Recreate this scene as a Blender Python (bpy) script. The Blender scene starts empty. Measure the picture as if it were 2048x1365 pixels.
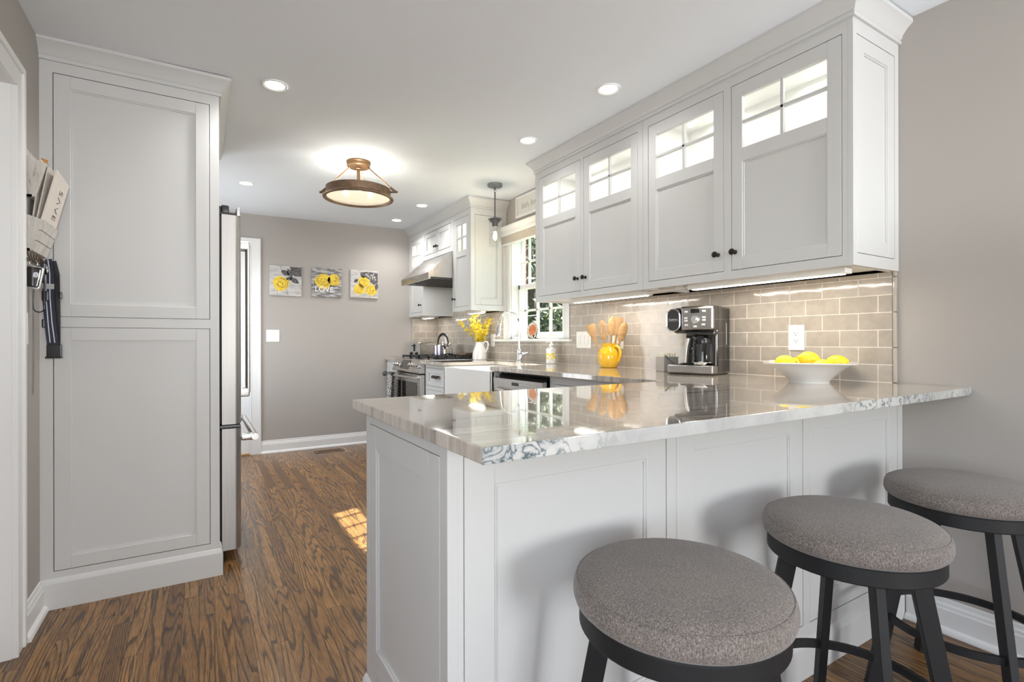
import bpy, bmesh, math, random
from mathutils import Matrix, Vector, Euler
random.seed(7)
C = bpy.context.scene.collection
SC = bpy.context.scene
PI = math.pi

# ------------------------------------------------------------------ camera
HC = 1.12
YAW = math.atan((1024 - 397) / 1027.0)
cam_d = bpy.data.cameras.new('camera')
cam = bpy.data.objects.new('camera', cam_d); C.objects.link(cam)
cam_d.sensor_width = 36; cam_d.lens = 1027 / 2048 * 36
cam_d.shift_y = 1.5 / 2048; cam_d.clip_start = 0.02; cam_d.clip_end = 200
cam.matrix_world = (Matrix.Translation((0, 0, HC)) @ Matrix.Rotation(-YAW, 4, 'Z') @ Matrix.Rotation(PI / 2, 4, 'X')
                    @ Matrix.Rotation(-0.002, 4, 'Z'))
SC.camera = cam

# ------------------------------------------------------------------ world, sun, daylight, added fill, exposure
W = bpy.data.worlds.new('sky'); SC.world = W; W.use_nodes = True
wn = W.node_tree; bg = wn.nodes['Background']
sky = wn.nodes.new('ShaderNodeTexSky'); sky.sky_type = 'NISHITA'; sky.sun_disc = False
sky.sun_elevation = math.radians(47); sky.sun_rotation = math.radians(70); sky.air_density = 1.0; sky.dust_density = 0.6
wn.links.new(sky.outputs[0], bg.inputs[0]); bg.inputs[1].default_value = 0.4

def lamp(name, kind, loc, energy, color=(1, 1, 1), target=None, **kw):
    d = bpy.data.lights.new(name, kind); d.energy = energy; d.color = color
    for k, v in kw.items(): setattr(d, k, v)
    o = bpy.data.objects.new(name, d); C.objects.link(o); o.location = loc
    if target is not None:
        o.rotation_euler = (Vector(target) - Vector(loc)).to_track_quat('-Z', 'Y').to_euler()
    return o
lamp('sun', 'SUN', (12, 6, 14), 24, (1.0, 0.95, 0.86), (12 - 0.89, 6 - 0.27, 13), angle=0.012)
# daylight entering by the window of the dining end, behind the camera
lamp('dining_window_daylight', 'AREA', (1.1, -6.86, 1.45), 170, (0.98, 0.988, 1.0), (1.1, 0, 1.6), shape='RECTANGLE', size=1.7, size_y=1.4)
lamp('dining_side_fill', 'AREA', (-1.52, -1.2, 1.45), 32, (0.965, 0.98, 1.0), (1.5, 1.6, 1.45), shape='RECTANGLE', size=1.6, size_y=1.5)  # unseen fill added from the left, mainly for the peninsula end panel
lamp('ceiling_fill_spot', 'SPOT', (1.9, -1.05, 1.30), 60, (0.93, 0.97, 1.0), (1.6, -0.6, 2.6), spot_size=math.radians(150), spot_blend=0.25, shadow_soft_size=0.12)  # added spot behind the camera, aimed up to brighten the ceiling
lamp('far_kitchen_fill', 'AREA', (-0.52, 4.85, 1.25), 13, (0.93, 0.97, 1.0), (2.2, 4.6, 1.1), shape='RECTANGLE', size=0.9, size_y=1.3)  # area lamp added out of view as neutral fill for the far kitchen
SC.view_settings.view_transform = 'Standard'; SC.view_settings.look = 'None'
SC.view_settings.exposure = 0.60; SC.view_settings.gamma = 1.0; SC.view_settings.use_curve_mapping = False
cy = SC.cycles
cy.max_bounces = 9; cy.diffuse_bounces = 5; cy.glossy_bounces = 4; cy.transparent_max_bounces = 12; cy.transmission_bounces = 6
cy.caustics_reflective = False; cy.caustics_refractive = False; cy.sample_clamp_indirect = 4.0
cy.use_denoising = True

# ------------------------------------------------------------------ materials
MATS = {}
def mat(name, col, rough=0.5, metal=0.0, spec=0.5, emit=None, estr=0.0, coat=0.0, noise=None, bump=None, sheen=0.0):
    if name in MATS: return MATS[name]
    m = bpy.data.materials.new(name); m.use_nodes = True; nt = m.node_tree
    b = nt.nodes['Principled BSDF']
    b.inputs['Base Color'].default_value = (*col, 1); b.inputs['Roughness'].default_value = rough
    b.inputs['Metallic'].default_value = metal; b.inputs['Specular IOR Level'].default_value = spec
    b.inputs['Coat Weight'].default_value = coat; b.inputs['Coat Roughness'].default_value = 0.05
    b.inputs['Sheen Weight'].default_value = sheen
    if emit: b.inputs['Emission Color'].default_value = (*emit, 1); b.inputs['Emission Strength'].default_value = estr
    if noise:                                    # (scale vector, colour 2, contrast, detail)
        sc, c2, lo, hi = noise
        n = tex(nt, 'ShaderNodeTexNoise', sc); n.inputs['Detail'].default_value = 4
        r = ramp(nt, n.outputs[0], [(lo, col), (hi, c2)])
        nt.links.new(r, b.inputs['Base Color'])
    if bump:
        sc, dist = bump
        n = tex(nt, 'ShaderNodeTexNoise', sc); n.inputs['Detail'].default_value = 3
        bp = nt.nodes.new('ShaderNodeBump'); bp.inputs['Distance'].default_value = dist; bp.inputs['Strength'].default_value = 1
        nt.links.new(n.outputs[0], bp.inputs['Height']); nt.links.new(bp.outputs[0], b.inputs['Normal'])
    MATS[name] = m
    return m
def coords(nt, sc=(1, 1, 1), loc=(0, 0, 0), rot=(0, 0, 0)):
    t = nt.nodes.new('ShaderNodeTexCoord'); mp = nt.nodes.new('ShaderNodeMapping')
    nt.links.new(t.outputs['Object'], mp.inputs[0])
    mp.inputs['Scale'].default_value = sc; mp.inputs['Location'].default_value = loc; mp.inputs['Rotation'].default_value = rot
    return mp.outputs[0]
def tex(nt, kind, sc=(1, 1, 1), vec=None):
    n = nt.nodes.new(kind)
    if 'Scale' in n.inputs: n.inputs['Scale'].default_value = 1.0
    if not isinstance(sc, (tuple, list)): sc = (sc, sc, sc)
    nt.links.new(vec if vec else coords(nt, sc), n.inputs['Vector'])
    return n
def ramp(nt, fac, stops, interp='LINEAR'):
    r = nt.nodes.new('ShaderNodeValToRGB'); e = r.color_ramp.elements; r.color_ramp.interpolation = interp
    while len(e) < len(stops): e.new(0.5)
    for k, (p, c) in enumerate(stops):
        e[k].position = p; e[k].color = (*c, 1) if len(c) == 3 else c
    nt.links.new(fac, r.inputs[0]); return r.outputs[0]
def mth(nt, op, a, b=None, c=None):
    n = nt.nodes.new('ShaderNodeMath'); n.operation = op
    for k, v in enumerate((a, b, c)):
        if v is None: continue
        if isinstance(v, (int, float)): n.inputs[k].default_value = v
        else: nt.links.new(v, n.inputs[k])
    return n.outputs[0]
def mix(nt, fac, a, b, kind='MIX'):
    n = nt.nodes.new('ShaderNodeMix'); n.data_type = 'RGBA'; n.blend_type = kind
    for i, v in ((0, fac), (6, a), (7, b)):
        if isinstance(v, (int, float)): n.inputs[i].default_value = v
        elif isinstance(v, tuple): n.inputs[i].default_value = (*v, 1)
        else: nt.links.new(v, n.inputs[i])
    return n.outputs[2]
def sep(nt, vec):
    n = nt.nodes.new('ShaderNodeSeparateXYZ'); nt.links.new(vec, n.inputs[0]); return n.outputs
def comb(nt, x, y, z):
    n = nt.nodes.new('ShaderNodeCombineXYZ')
    for i, v in enumerate((x, y, z)):
        if isinstance(v, (int, float)): n.inputs[i].default_value = v
        else: nt.links.new(v, n.inputs[i])
    return n.outputs[0]
def newmat(name):
    m = bpy.data.materials.new(name); m.use_nodes = True; MATS[name] = m
    return m, m.node_tree, m.node_tree.nodes['Principled BSDF']

def wood_floor():
    m, nt, b = newmat('oak_strip_floor')
    x, y, z = sep(nt, coords(nt))
    w = 0.0572
    ix = mth(nt, 'FLOOR', mth(nt, 'DIVIDE', x, w)); fx = mth(nt, 'FRACT', mth(nt, 'DIVIDE', x, w))
    wnz = nt.nodes.new('ShaderNodeTexWhiteNoise'); wnz.noise_dimensions = '1D'; nt.links.new(ix, wnz.inputs['W'])
    ys = mth(nt, 'DIVIDE', mth(nt, 'ADD', y, mth(nt, 'MULTIPLY', wnz.outputs[0], 3.0)), 1.05)
    iy = mth(nt, 'FLOOR', ys); fy = mth(nt, 'FRACT', ys)
    wn2 = nt.nodes.new('ShaderNodeTexWhiteNoise'); wn2.noise_dimensions = '2D'
    nt.links.new(comb(nt, ix, iy, 0), wn2.inputs['Vector'])
    rnd = wn2.outputs[0]
    # cathedral grain: contour lines of a stretched noise field, one field per strip
    v = comb(nt, mth(nt, 'MULTIPLY', x, 9.5), mth(nt, 'MULTIPLY', y, 0.62), mth(nt, 'MULTIPLY', rnd, 60.0))
    n1 = tex(nt, 'ShaderNodeTexNoise', vec=v); n1.inputs['Detail'].default_value = 1.6; n1.inputs['Roughness'].default_value = 0.45
    wig = tex(nt, 'ShaderNodeTexNoise', vec=comb(nt, mth(nt, 'MULTIPLY', x, 130.0), mth(nt, 'MULTIPLY', y, 9.0), mth(nt, 'MULTIPLY', rnd, 20.0)))
    wig.inputs['Detail'].default_value = 2
    g = mth(nt, 'FRACT', mth(nt, 'ADD', mth(nt, 'MULTIPLY', n1.outputs[0], 18.0), mth(nt, 'MULTIPLY', wig.outputs[0], 0.36)))
    ring = ramp(nt, g, [(0.0, (1, 1, 1)), (0.14, (0.9, 0.9, 0.9)), (0.26, (0.28, 0.28, 0.28)), (0.48, (0.06, 0.06, 0.06)), (0.92, (0.0, 0.0, 0.0)), (1.0, (1, 1, 1))])
    pores = tex(nt, 'ShaderNodeTexNoise', vec=comb(nt, mth(nt, 'MULTIPLY', x, 520.0), mth(nt, 'MULTIPLY', y, 16.0), rnd))
    pores.inputs['Detail'].default_value = 2
    pr = ramp(nt, pores.outputs[0], [(0.36, (0.45, 0.45, 0.45)), (0.55, (1, 1, 1))])
    base = ramp(nt, rnd, [(0.0, (0.175, 0.086, 0.032)), (0.35, (0.265, 0.133, 0.046)), (0.7, (0.340, 0.176, 0.062)), (1.0, (0.215, 0.106, 0.039))])
    c = mix(nt, ring, base, (0.032, 0.019, 0.012))
    inv = mix(nt, 0.78, base, c)
    c = mix(nt, 1.0, inv, pr, 'MULTIPLY')
    ex = mth(nt, 'MINIMUM', fx, mth(nt, 'SUBTRACT', 1.0, fx)); ey = mth(nt, 'MINIMUM', fy, mth(nt, 'SUBTRACT', 1.0, fy))
    seam = mth(nt, 'MAXIMUM', mth(nt, 'LESS_THAN', ex, 0.016), mth(nt, 'LESS_THAN', ey, 0.0012))
    c = mix(nt, mth(nt, 'MULTIPLY', seam, 0.8), c, (0.018, 0.010, 0.006))
    nt.links.new(c, b.inputs['Base Color'])
    b.inputs['Roughness'].default_value = 0.27
    bp = nt.nodes.new('ShaderNodeBump'); bp.inputs['Distance'].default_value = 0.0005; bp.inputs['Strength'].default_value = 0.6
    nt.links.new(mth(nt, 'SUBTRACT', mth(nt, 'MULTIPLY', pores.outputs[0], 0.5), seam), bp.inputs['Height']); nt.links.new(bp.outputs[0], b.inputs['Normal'])
    return m
def tile_mat(name, axis, u0, warm=1.0):
    """3x6 glazed subway tile in running bond; axis: which object coordinate runs along the wall"""
    m, nt, b = newmat(name)
    x, y, z = sep(nt, coords(nt))
    u = y if axis == 'y' else x
    br = nt.nodes.new('ShaderNodeTexBrick')
    br.offset = 0.5; br.inputs['Scale'].default_value = 1
    br.inputs['Brick Width'].default_value = 0.1512; br.inputs['Row Height'].default_value = 0.0729
    br.inputs['Mortar Size'].default_value = 0.0022; br.inputs['Mortar Smooth'].default_value = 0.25
    br.inputs['Color1'].default_value = (0.375, 0.334, 0.290, 1); br.inputs['Color2'].default_value = (0.43, 0.387, 0.338, 1)
    br.inputs['Mortar'].default_value = (0.72, 0.66, 0.60, 1)
    nt.links.new(comb(nt, mth(nt, 'SUBTRACT', u, u0), mth(nt, 'SUBTRACT', z, 0.948), 0), br.inputs['Vector'])
    n = tex(nt, 'ShaderNodeTexNoise', 26); n.inputs['Detail'].default_value = 3
    cl = ramp(nt, n.outputs[0], [(0.3, (0.9, 0.9, 0.9)), (0.7, (1.06, 1.05, 1.03))])
    nt.links.new(mix(nt, 1.0, br.outputs[0], cl, 'MULTIPLY'), b.inputs['Base Color'])
    nt.links.new(mth(nt, 'ADD', mth(nt, 'MULTIPLY', br.outputs[1], 0.5), 0.10), b.inputs['Roughness'])
    wv = tex(nt, 'ShaderNodeTexNoise', 16); wv.inputs['Detail'].default_value = 1
    h = mth(nt, 'SUBTRACT', mth(nt, 'MULTIPLY', wv.outputs[0], 0.55), br.outputs[1])
    bp = nt.nodes.new('ShaderNodeBump'); bp.inputs['Distance'].default_value = 0.0022; bp.inputs['Strength'].default_value = 0.8
    nt.links.new(h, bp.inputs['Height']); nt.links.new(bp.outputs[0], b.inputs['Normal'])
    return m
def stone_mat():
    """polished quartzite slab: fine streaks in layers stacked along Y, a white vein seam with blue-green net at the bar edge"""
    m, nt, b = newmat('polished_quartzite')
    v = nt.nodes.new('ShaderNodeNewGeometry').outputs['Position']; x, y, z = sep(nt, v)
    warp = tex(nt, 'ShaderNodeTexNoise', vec=comb(nt, mth(nt, 'MULTIPLY', x, 1.6), mth(nt, 'MULTIPLY', y, 2.0), mth(nt, 'MULTIPLY', z, 1.5))); warp.inputs['Detail'].default_value = 3
    yy = mth(nt, 'ADD', y, mth(nt, 'ADD', mth(nt, 'MULTIPLY', warp.outputs[0], 0.16), mth(nt, 'MULTIPLY', x, 0.05)))
    st = tex(nt, 'ShaderNodeTexNoise', vec=comb(nt, mth(nt, 'MULTIPLY', x, 1.2), mth(nt, 'MULTIPLY', yy, 46.0), mth(nt, 'MULTIPLY', z, 5.0)))
    st.inputs['Detail'].default_value = 5; st.inputs['Roughness'].default_value = 0.62
    c = ramp(nt, st.outputs[0], [(0.28, (0.20, 0.165, 0.135)), (0.39, (0.40, 0.35, 0.30)), (0.50, (0.54, 0.485, 0.425)), (0.64, (0.61, 0.555, 0.495)), (0.8, (0.68, 0.64, 0.585))])
    big = tex(nt, 'ShaderNodeTexNoise', vec=comb(nt, mth(nt, 'MULTIPLY', x, 0.8), mth(nt, 'MULTIPLY', yy, 7.0), z))
    c = mix(nt, 1.0, c, ramp(nt, big.outputs[0], [(0.3, (0.78, 0.77, 0.76)), (0.7, (1.12, 1.11, 1.10))]), 'MULTIPLY')
    # white seam of the slab
    def pn(sc, det, dist=0.0):
        n_ = nt.nodes.new('ShaderNodeTexNoise'); n_.inputs['Scale'].default_value = sc; n_.inputs['Detail'].default_value = det; n_.inputs['Distortion'].default_value = dist
        nt.links.new(v, n_.inputs['Vector']); return n_.outputs[0]
    ln = mth(nt, 'ABSOLUTE', mth(nt, 'SUBTRACT', pn(24, 5, 0.8), 0.5))
    zone = ramp(nt, pn(3.1, 2), [(0.38, (0, 0, 0)), (0.54, (1, 1, 1))])
    along = ramp(nt, mth(nt, 'DIVIDE', x, 2.5), [(0.0, (1, 1, 1)), (0.20, (1, 1, 1)), (0.28, (0.12, 0.12, 0.12)), (0.55, (0.05, 0.05, 0.05)), (0.62, (0.9, 0.9, 0.9)), (1.0, (1, 1, 1))])
    zone = mth(nt, 'MULTIPLY', zone, along)
    net = mth(nt, 'MULTIPLY', ramp(nt, ln, [(0.0, (1, 1, 1)), (0.012, (0.7, 0.7, 0.7)), (0.04, (0.22, 0.22, 0.22)), (0.09, (0, 0, 0))]), zone)
    cloud = ramp(nt, pn(5, 4), [(0.35, (0.46, 0.465, 0.46)), (0.6, (0.63, 0.63, 0.61))])
    white = mix(nt, net, cloud, (0.055, 0.095, 0.115))
    seam = nt.nodes.new('ShaderNodeMapRange'); seam.inputs[1].default_value = 0.7415; seam.inputs[2].default_value = 0.745
    seam.inputs[3].default_value = 1.0; seam.inputs[4].default_value = 0.0; nt.links.new(y, seam.inputs[0])
    nt.links.new(mix(nt, seam.outputs[0], c, white), b.inputs['Base Color'])
    b.inputs['Roughness'].default_value = 0.055; b.inputs['Specular IOR Level'].default_value = 0.75
    b.inputs['Coat Weight'].default_value = 0.6; b.inputs['Coat Roughness'].default_value = 0.01; b.inputs['Coat IOR'].default_value = 1.6
    return m
def steel_mat(name, col, rough, axis):
    m, nt, b = newmat(name)
    s = [260, 260, 260]; s['xyz'.index(axis)] = 4
    n = tex(nt, 'ShaderNodeTexNoise', tuple(s)); n.inputs['Detail'].default_value = 2
    b.inputs['Metallic'].default_value = 1
    nt.links.new(ramp(nt, n.outputs[0], [(0.3, tuple(c * 0.93 for c in col)), (0.7, tuple(min(1, c * 1.05) for c in col))]), b.inputs['Base Color'])
    nt.links.new(mth(nt, 'ADD', mth(nt, 'MULTIPLY', n.outputs[0], 0.10), rough - 0.05), b.inputs['Roughness'])
    return m
def glass_mat(name, tint=(1, 1, 1), refl=0.5):
    m = bpy.data.materials.new(name); m.use_nodes = True; nt = m.node_tree; nt.nodes.clear()
    o = nt.nodes.new('ShaderNodeOutputMaterial'); t = nt.nodes.new('ShaderNodeBsdfTransparent'); g = nt.nodes.new('ShaderNodeBsdfGlossy')
    t.inputs[0].default_value = (*tint, 1); g.inputs['Roughness'].default_value = 0.01
    lw = nt.nodes.new('ShaderNodeLayerWeight'); lw.inputs['Blend'].default_value = 0.5
    f = mth(nt, 'ADD', mth(nt, 'MULTIPLY', mth(nt, 'POWER', lw.outputs['Facing'], 4.0), refl), 0.03)
    mx = nt.nodes.new('ShaderNodeMixShader'); nt.links.new(f, mx.inputs[0]); nt.links.new(t.outputs[0], mx.inputs[1]); nt.links.new(g.outputs[0], mx.inputs[2])
    nt.links.new(mx.outputs[0], o.inputs[0]); MATS[name] = m
    return m
def fabric_mat():
    m, nt, b = newmat('heather_grey_wool')
    n1 = tex(nt, 'ShaderNodeTexNoise', 330); n1.inputs['Detail'].default_value = 4; n1.inputs['Roughness'].default_value = 0.75
    n2 = tex(nt, 'ShaderNodeTexNoise', (620, 620, 120)); n2.inputs['Detail'].default_value = 2
    n3 = tex(nt, 'ShaderNodeTexNoise', 7)
    f = mth(nt, 'ADD', mth(nt, 'MULTIPLY', n1.outputs[0], 0.65), mth(nt, 'MULTIPLY', n2.outputs[0], 0.35))
    c = ramp(nt, f, [(0.36, (0.082, 0.069, 0.062)), (0.5, (0.180, 0.156, 0.140)), (0.64, (0.345, 0.308, 0.280))])
    c = mix(nt, 1.0, c, ramp(nt, n3.outputs[0], [(0.3, (0.9, 0.9, 0.91)), (0.7, (1.1, 1.07, 1.04))]), 'MULTIPLY')
    nt.links.new(c, b.inputs['Base Color']); b.inputs['Roughness'].default_value = 0.95; b.inputs['Specular IOR Level'].default_value = 0.1
    b.inputs['Sheen Weight'].default_value = 0.25
    bp = nt.nodes.new('ShaderNodeBump'); bp.inputs['Distance'].default_value = 0.0012; nt.links.new(f, bp.inputs['Height']); nt.links.new(bp.outputs[0], b.inputs['Normal'])
    return m

M_paint = mat('cabinet_paint', (0.60, 0.60, 0.592), 0.38, spec=0.4)
M_inside = mat('cabinet_inside_white', (0.86, 0.855, 0.84), 0.5)
M_trim = mat('trim_paint', (0.76, 0.76, 0.755), 0.35)
M_wall = mat('greige_wall_paint', (0.405, 0.377, 0.350), 0.75, spec=0.2, bump=((240, 240, 240), 0.0002))
M_ceil = mat('ceiling_paint', (0.83, 0.865, 0.91), 0.9, spec=0.1)
M_floor = wood_floor(); M_stone = stone_mat()
M_tileY = tile_mat('subway_tile', 'y', 1.571); M_tileX = tile_mat('subway_tile_return', 'x', 2.441)
M_trimtile = mat('tile_edge_glaze', (0.40, 0.36, 0.31), 0.12, noise=(9, (0.46, 0.42, 0.37), 0.3, 0.7))
M_steel = steel_mat('brushed_steel', (0.60, 0.58, 0.56), 0.26, 'y')
M_steelz = steel_mat('brushed_steel_upright', (0.47, 0.455, 0.44), 0.34, 'z')
M_fridge = steel_mat('satin_steel', (0.36, 0.345, 0.33), 0.45, 'z')
M_chrome = mat('chrome', (0.82, 0.83, 0.85), 0.06, 1.0)
M_bronze = mat('oil_rubbed_bronze', (0.035, 0.028, 0.024), 0.35, 0.7)
M_brass = mat('brushed_bronze_brass', (0.36, 0.215, 0.115), 0.38, 1.0, noise=((60, 60, 60), (0.30, 0.18, 0.10), 0.3, 0.7))
M_black = mat('black_plastic', (0.012, 0.012, 0.013), 0.25)
M_gloss = mat('black_gloss', (0.016, 0.014, 0.013), 0.06, spec=0.7, coat=0.5)
M_iron = mat('cast_iron', (0.018, 0.018, 0.019), 0.55)
M_matte = mat('black_powder_coat', (0.010, 0.010, 0.011), 0.55, spec=0.35, noise=((300, 300, 300), (0.016, 0.016, 0.017), 0.3, 0.7))
M_white = mat('white_glaze', (0.82, 0.81, 0.79), 0.12, coat=0.5)
M_plate = mat('white_plastic', (0.80, 0.79, 0.76), 0.35)
M_dark = mat('shadow_gap', (0.02, 0.02, 0.02), 0.8)
M_glass = glass_mat('clear_glass', (0.97, 0.98, 0.98), 0.5)
M_pane = glass_mat('window_pane', (0.96, 0.98, 0.97), 0.35)
M_fabric = fabric_mat()
M_yel = mat('yellow_glaze', (0.80, 0.47, 0.015), 0.10, coat=0.6)
M_wood = mat('beech_wood', (0.47, 0.30, 0.135), 0.5, noise=((14, 14, 60), (0.37, 0.21, 0.08), 0.35, 0.65))
M_lemon = mat('lemon_peel', (0.84, 0.66, 0.03), 0.38, bump=((160, 160, 160), 0.0008), noise=((14, 14, 14), (0.82, 0.57, 0.015), 0.35, 0.7))
M_lens = mat('lamp_lens', (0.9, 0.9, 0.9), 0.4, emit=(1.0, 0.96, 0.90), estr=9)
M_strip = mat('led_lens', (0.9, 0.9, 0.9), 0.4, emit=(1.0, 0.93, 0.83), estr=9)
M_grey = mat('grey_enamel', (0.30, 0.31, 0.32), 0.45)

# ------------------------------------------------------------------ mesh helpers
class MB:
    def __init__(s, M=None):
        s.bm = bmesh.new(); s.M = M or Matrix.Identity(4)
    def raw(s, vs, fs, M=None):
        T = s.M @ M if M is not None else s.M
        v = [s.bm.verts.new(T @ Vector(p)) for p in vs]
        for f in fs:
            try: s.bm.faces.new([v[i] for i in f])
            except ValueError: pass
        return s
    def merge(s, t, M=None):
        t.verts.ensure_lookup_table(); t.verts.index_update()
        s.raw([v.co.copy() for v in t.verts], [[v.index for v in f.verts] for f in t.faces], M); t.free()
        return s
    def box(s, x0, x1, y0, y1, z0, z1, b=0.0, seg=2, M=None):
        x0, x1 = sorted((x0, x1)); y0, y1 = sorted((y0, y1)); z0, z1 = sorted((z0, z1))
        vs = [(x, y, z) for x in (x0, x1) for y in (y0, y1) for z in (z0, z1)]
        fs = [(0, 1, 3, 2), (4, 6, 7, 5), (0, 4, 5, 1), (2, 3, 7, 6), (0, 2, 6, 4), (1, 5, 7, 3)]
        if b <= 0: return s.raw(vs, fs, M)
        t = bmesh.new(); v = [t.verts.new(p) for p in vs]
        for f in fs: t.faces.new([v[i] for i in f])
        bmesh.ops.bevel(t, geom=list(t.edges), offset=min(b, 0.49 * min(x1 - x0, y1 - y0, z1 - z0)), segments=seg, profile=0.5, affect='EDGES')
        return s.merge(t, M)
    def lathe(s, prof, n=32, c=(0, 0, 0), M=None, shape=None, cap=False):
        vs, fs, rows = [], [], []
        for r, z in prof:
            if r <= 1e-6: rows.append([len(vs)]); vs.append((c[0], c[1], c[2] + z))
            else:
                rows.append(list(range(len(vs), len(vs) + n)))
                for k in range(n):
                    a = 2 * PI * k / n; q = shape(a, r, z) if shape else 1.0
                    vs.append((c[0] + r * q * math.cos(a), c[1] + r * q * math.sin(a), c[2] + z))
        for A, B in zip(rows, rows[1:]):
            for k in range(n):
                a, b2 = A[k % len(A)], A[(k + 1) % len(A)]; d, e = B[k % len(B)], B[(k + 1) % len(B)]
                f = []
                for i in (a, b2, e, d):
                    if i not in f: f.append(i)
                if len(f) > 2: fs.append(f)
        if cap:
            for R in (rows[0], rows[-1]):
                if len(R) > 1: fs.append(R)
        return s.raw(vs, fs, M)
    def tube(s, pts, r, n=10, closed=False, sec=None, up=None):
        """sweep a round (or given 2-D section) along points"""
        pts = [Vector(p) for p in pts]; N = len(pts)
        rs = r if isinstance(r, (list, tuple)) else [r] * N
        secs = sec or [(math.cos(2 * PI * k / n), math.sin(2 * PI * k / n)) for k in range(n)]
        n = len(secs); vs, fs = [], []
        prev = None
        for i, p in enumerate(pts):
            a = pts[(i - 1) % N] if (closed or i) else p; b = pts[(i + 1) % N] if (closed or i < N - 1) else p
            t = (b - a).normalized()
            if up is not None: u = Vector(up) - t * Vector(up).dot(t)
            elif prev is None:
                h = Vector((0, 0, 1)) if abs(t.z) < 0.9 else Vector((1, 0, 0)); u = h - t * h.dot(t)
            else: u = prev - t * prev.dot(t)
            u.normalize(); prev = u; w = t.cross(u)
            for (q, e) in secs: vs.append(p + (u * q + w * e) * rs[i])
        for i in range(N if closed else N - 1):
            for k in range(n):
                j = (i + 1) % N
                fs.append((i * n + k, i * n + (k + 1) % n, j * n + (k + 1) % n, j * n + k))
        if not closed: fs += [tuple(range(n)), tuple(range((N - 1) * n, N * n))]
        return s.raw(vs, fs)
    def cyl(s, p0, p1, r0, r1=None, n=20): return s.tube([p0, p1], [r0, r0 if r1 is None else r1], n)
    def prism(s, poly, a, b, axis='y', M=None):
        f = {'x': lambda p, t: (t, p[0], p[1]), 'y': lambda p, t: (p[0], t, p[1]), 'z': lambda p, t: (p[0], p[1], t)}[axis]
        n = len(poly); vs = [f(p, a) for p in poly] + [f(p, b) for p in poly]
        fs = [tuple(range(n)), tuple(range(n, 2 * n))] + [(i, (i + 1) % n, n + (i + 1) % n, n + i) for i in range(n)]
        return s.raw(vs, fs, M)
    def moulding(s, path, prof, close_ends=True):
        """mitred moulding: path [(x,y)], profile [(out, z)], out to the LEFT of travel"""
        N = len(path); P = [Vector(p) for p in path]; vs, fs = [], []; n = len(prof)
        for i in range(N):
            d0 = (P[i] - P[i - 1]).normalized() if i else (P[1] - P[0]).normalized()
            d1 = (P[i + 1] - P[i]).normalized() if i < N - 1 else d0
            n0 = Vector((-d0.y, d0.x)); n1 = Vector((-d1.y, d1.x)); m = (n0 + n1); m = m / max(0.2, m.dot(n0))
            for o, z in prof: vs.append((P[i].x + m.x * o, P[i].y + m.y * o, z))
        for i in range(N - 1):
            for k in range(n): fs.append((i * n + k, i * n + (k + 1) % n, (i + 1) * n + (k + 1) % n, (i + 1) * n + k))
        fs += [tuple(range(n)), tuple(range((N - 1) * n, N * n))]
        return s.raw(vs, fs)
    def ball(s, c, r, n=16, sc=(1, 1, 1), M=None):
        t = bmesh.new(); bmesh.ops.create_uvsphere(t, u_segments=n, v_segments=max(6, n // 2), radius=r)
        for v in t.verts: v.co = Vector((v.co.x * sc[0] + c[0], v.co.y * sc[1] + c[1], v.co.z * sc[2] + c[2]))
        return s.merge(t, M)
    def build(s, name, m, parent=None, smooth=True, ang=38):
        bmesh.ops.recalc_face_normals(s.bm, faces=s.bm.faces)
        off = Vector((0, 0, 0)); p = parent
        while p is not None: off += p.location; p = p.parent
        for v in s.bm.verts: v.co -= off
        me = bpy.data.meshes.new(name); s.bm.to_mesh(me); s.bm.free()
        me.materials.append(m if not isinstance(m, str) else MATS[m])
        if smooth:
            me.polygons.foreach_set('use_smooth', [True] * len(me.polygons)); me.set_sharp_from_angle(angle=math.radians(ang))
        o = bpy.data.objects.new(name, me); C.objects.link(o)
        if smooth: md = o.modifiers.new('weighted_normals', 'WEIGHTED_NORMAL'); md.keep_sharp = True; md.weight = 90
        if parent: o.parent = parent
        return o

def thing(name, label, cat, loc=(0, 0, 0), group=None):
    o = bpy.data.objects.new(name, None); C.objects.link(o); o.location = loc; o.empty_display_size = 0.05
    return tag(o, label, cat, group)
def tag(o, label, cat, group=None):
    o['label'] = label; o['category'] = cat
    if group: o['group'] = group
    return o
def one(mb, name, m, label, cat, loc=(0, 0, 0), group=None, smooth=True):
    """a thing that is a single mesh, its origin at loc"""
    o = mb.build(name, m, None, smooth); o.data.transform(Matrix.Translation(-Vector(loc))); o.location = loc
    return tag(o, label, cat, group)
def struct(mb, name, m, parent=None, smooth=False):
    o = mb.build(name, m, parent, smooth)
    if parent is None: o['kind'] = 'structure'
    return o
def lab(o, text): o['label'] = text; return o
def dup(root, loc, label, rotz=None, group=None):
    r = root.copy(); C.objects.link(r); r.location = loc; r['label'] = label
    if rotz is not None: r.rotation_euler = (0, 0, rotz)
    if group: r['group'] = group
    def kids(a, b):
        for ch in list(a.children):
            c = ch.copy(); C.objects.link(c); c.parent = b; kids(ch, c)
    kids(root, r)
    return r
def face(O, facing):
    """frame (u along the face to the viewer's right, v up, w out of the face)"""
    U = {'-x': (0, -1, 0), '-y': (1, 0, 0), '+x': (0, 1, 0), '+y': (-1, 0, 0)}[facing]
    U = Vector(U); V = Vector((0, 0, 1)); N = U.cross(V)
    return Matrix(((U.x, V.x, N.x, O[0]), (U.y, V.y, N.y, O[1]), (U.z, V.z, N.z, O[2]), (0, 0, 0, 1)))
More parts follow.
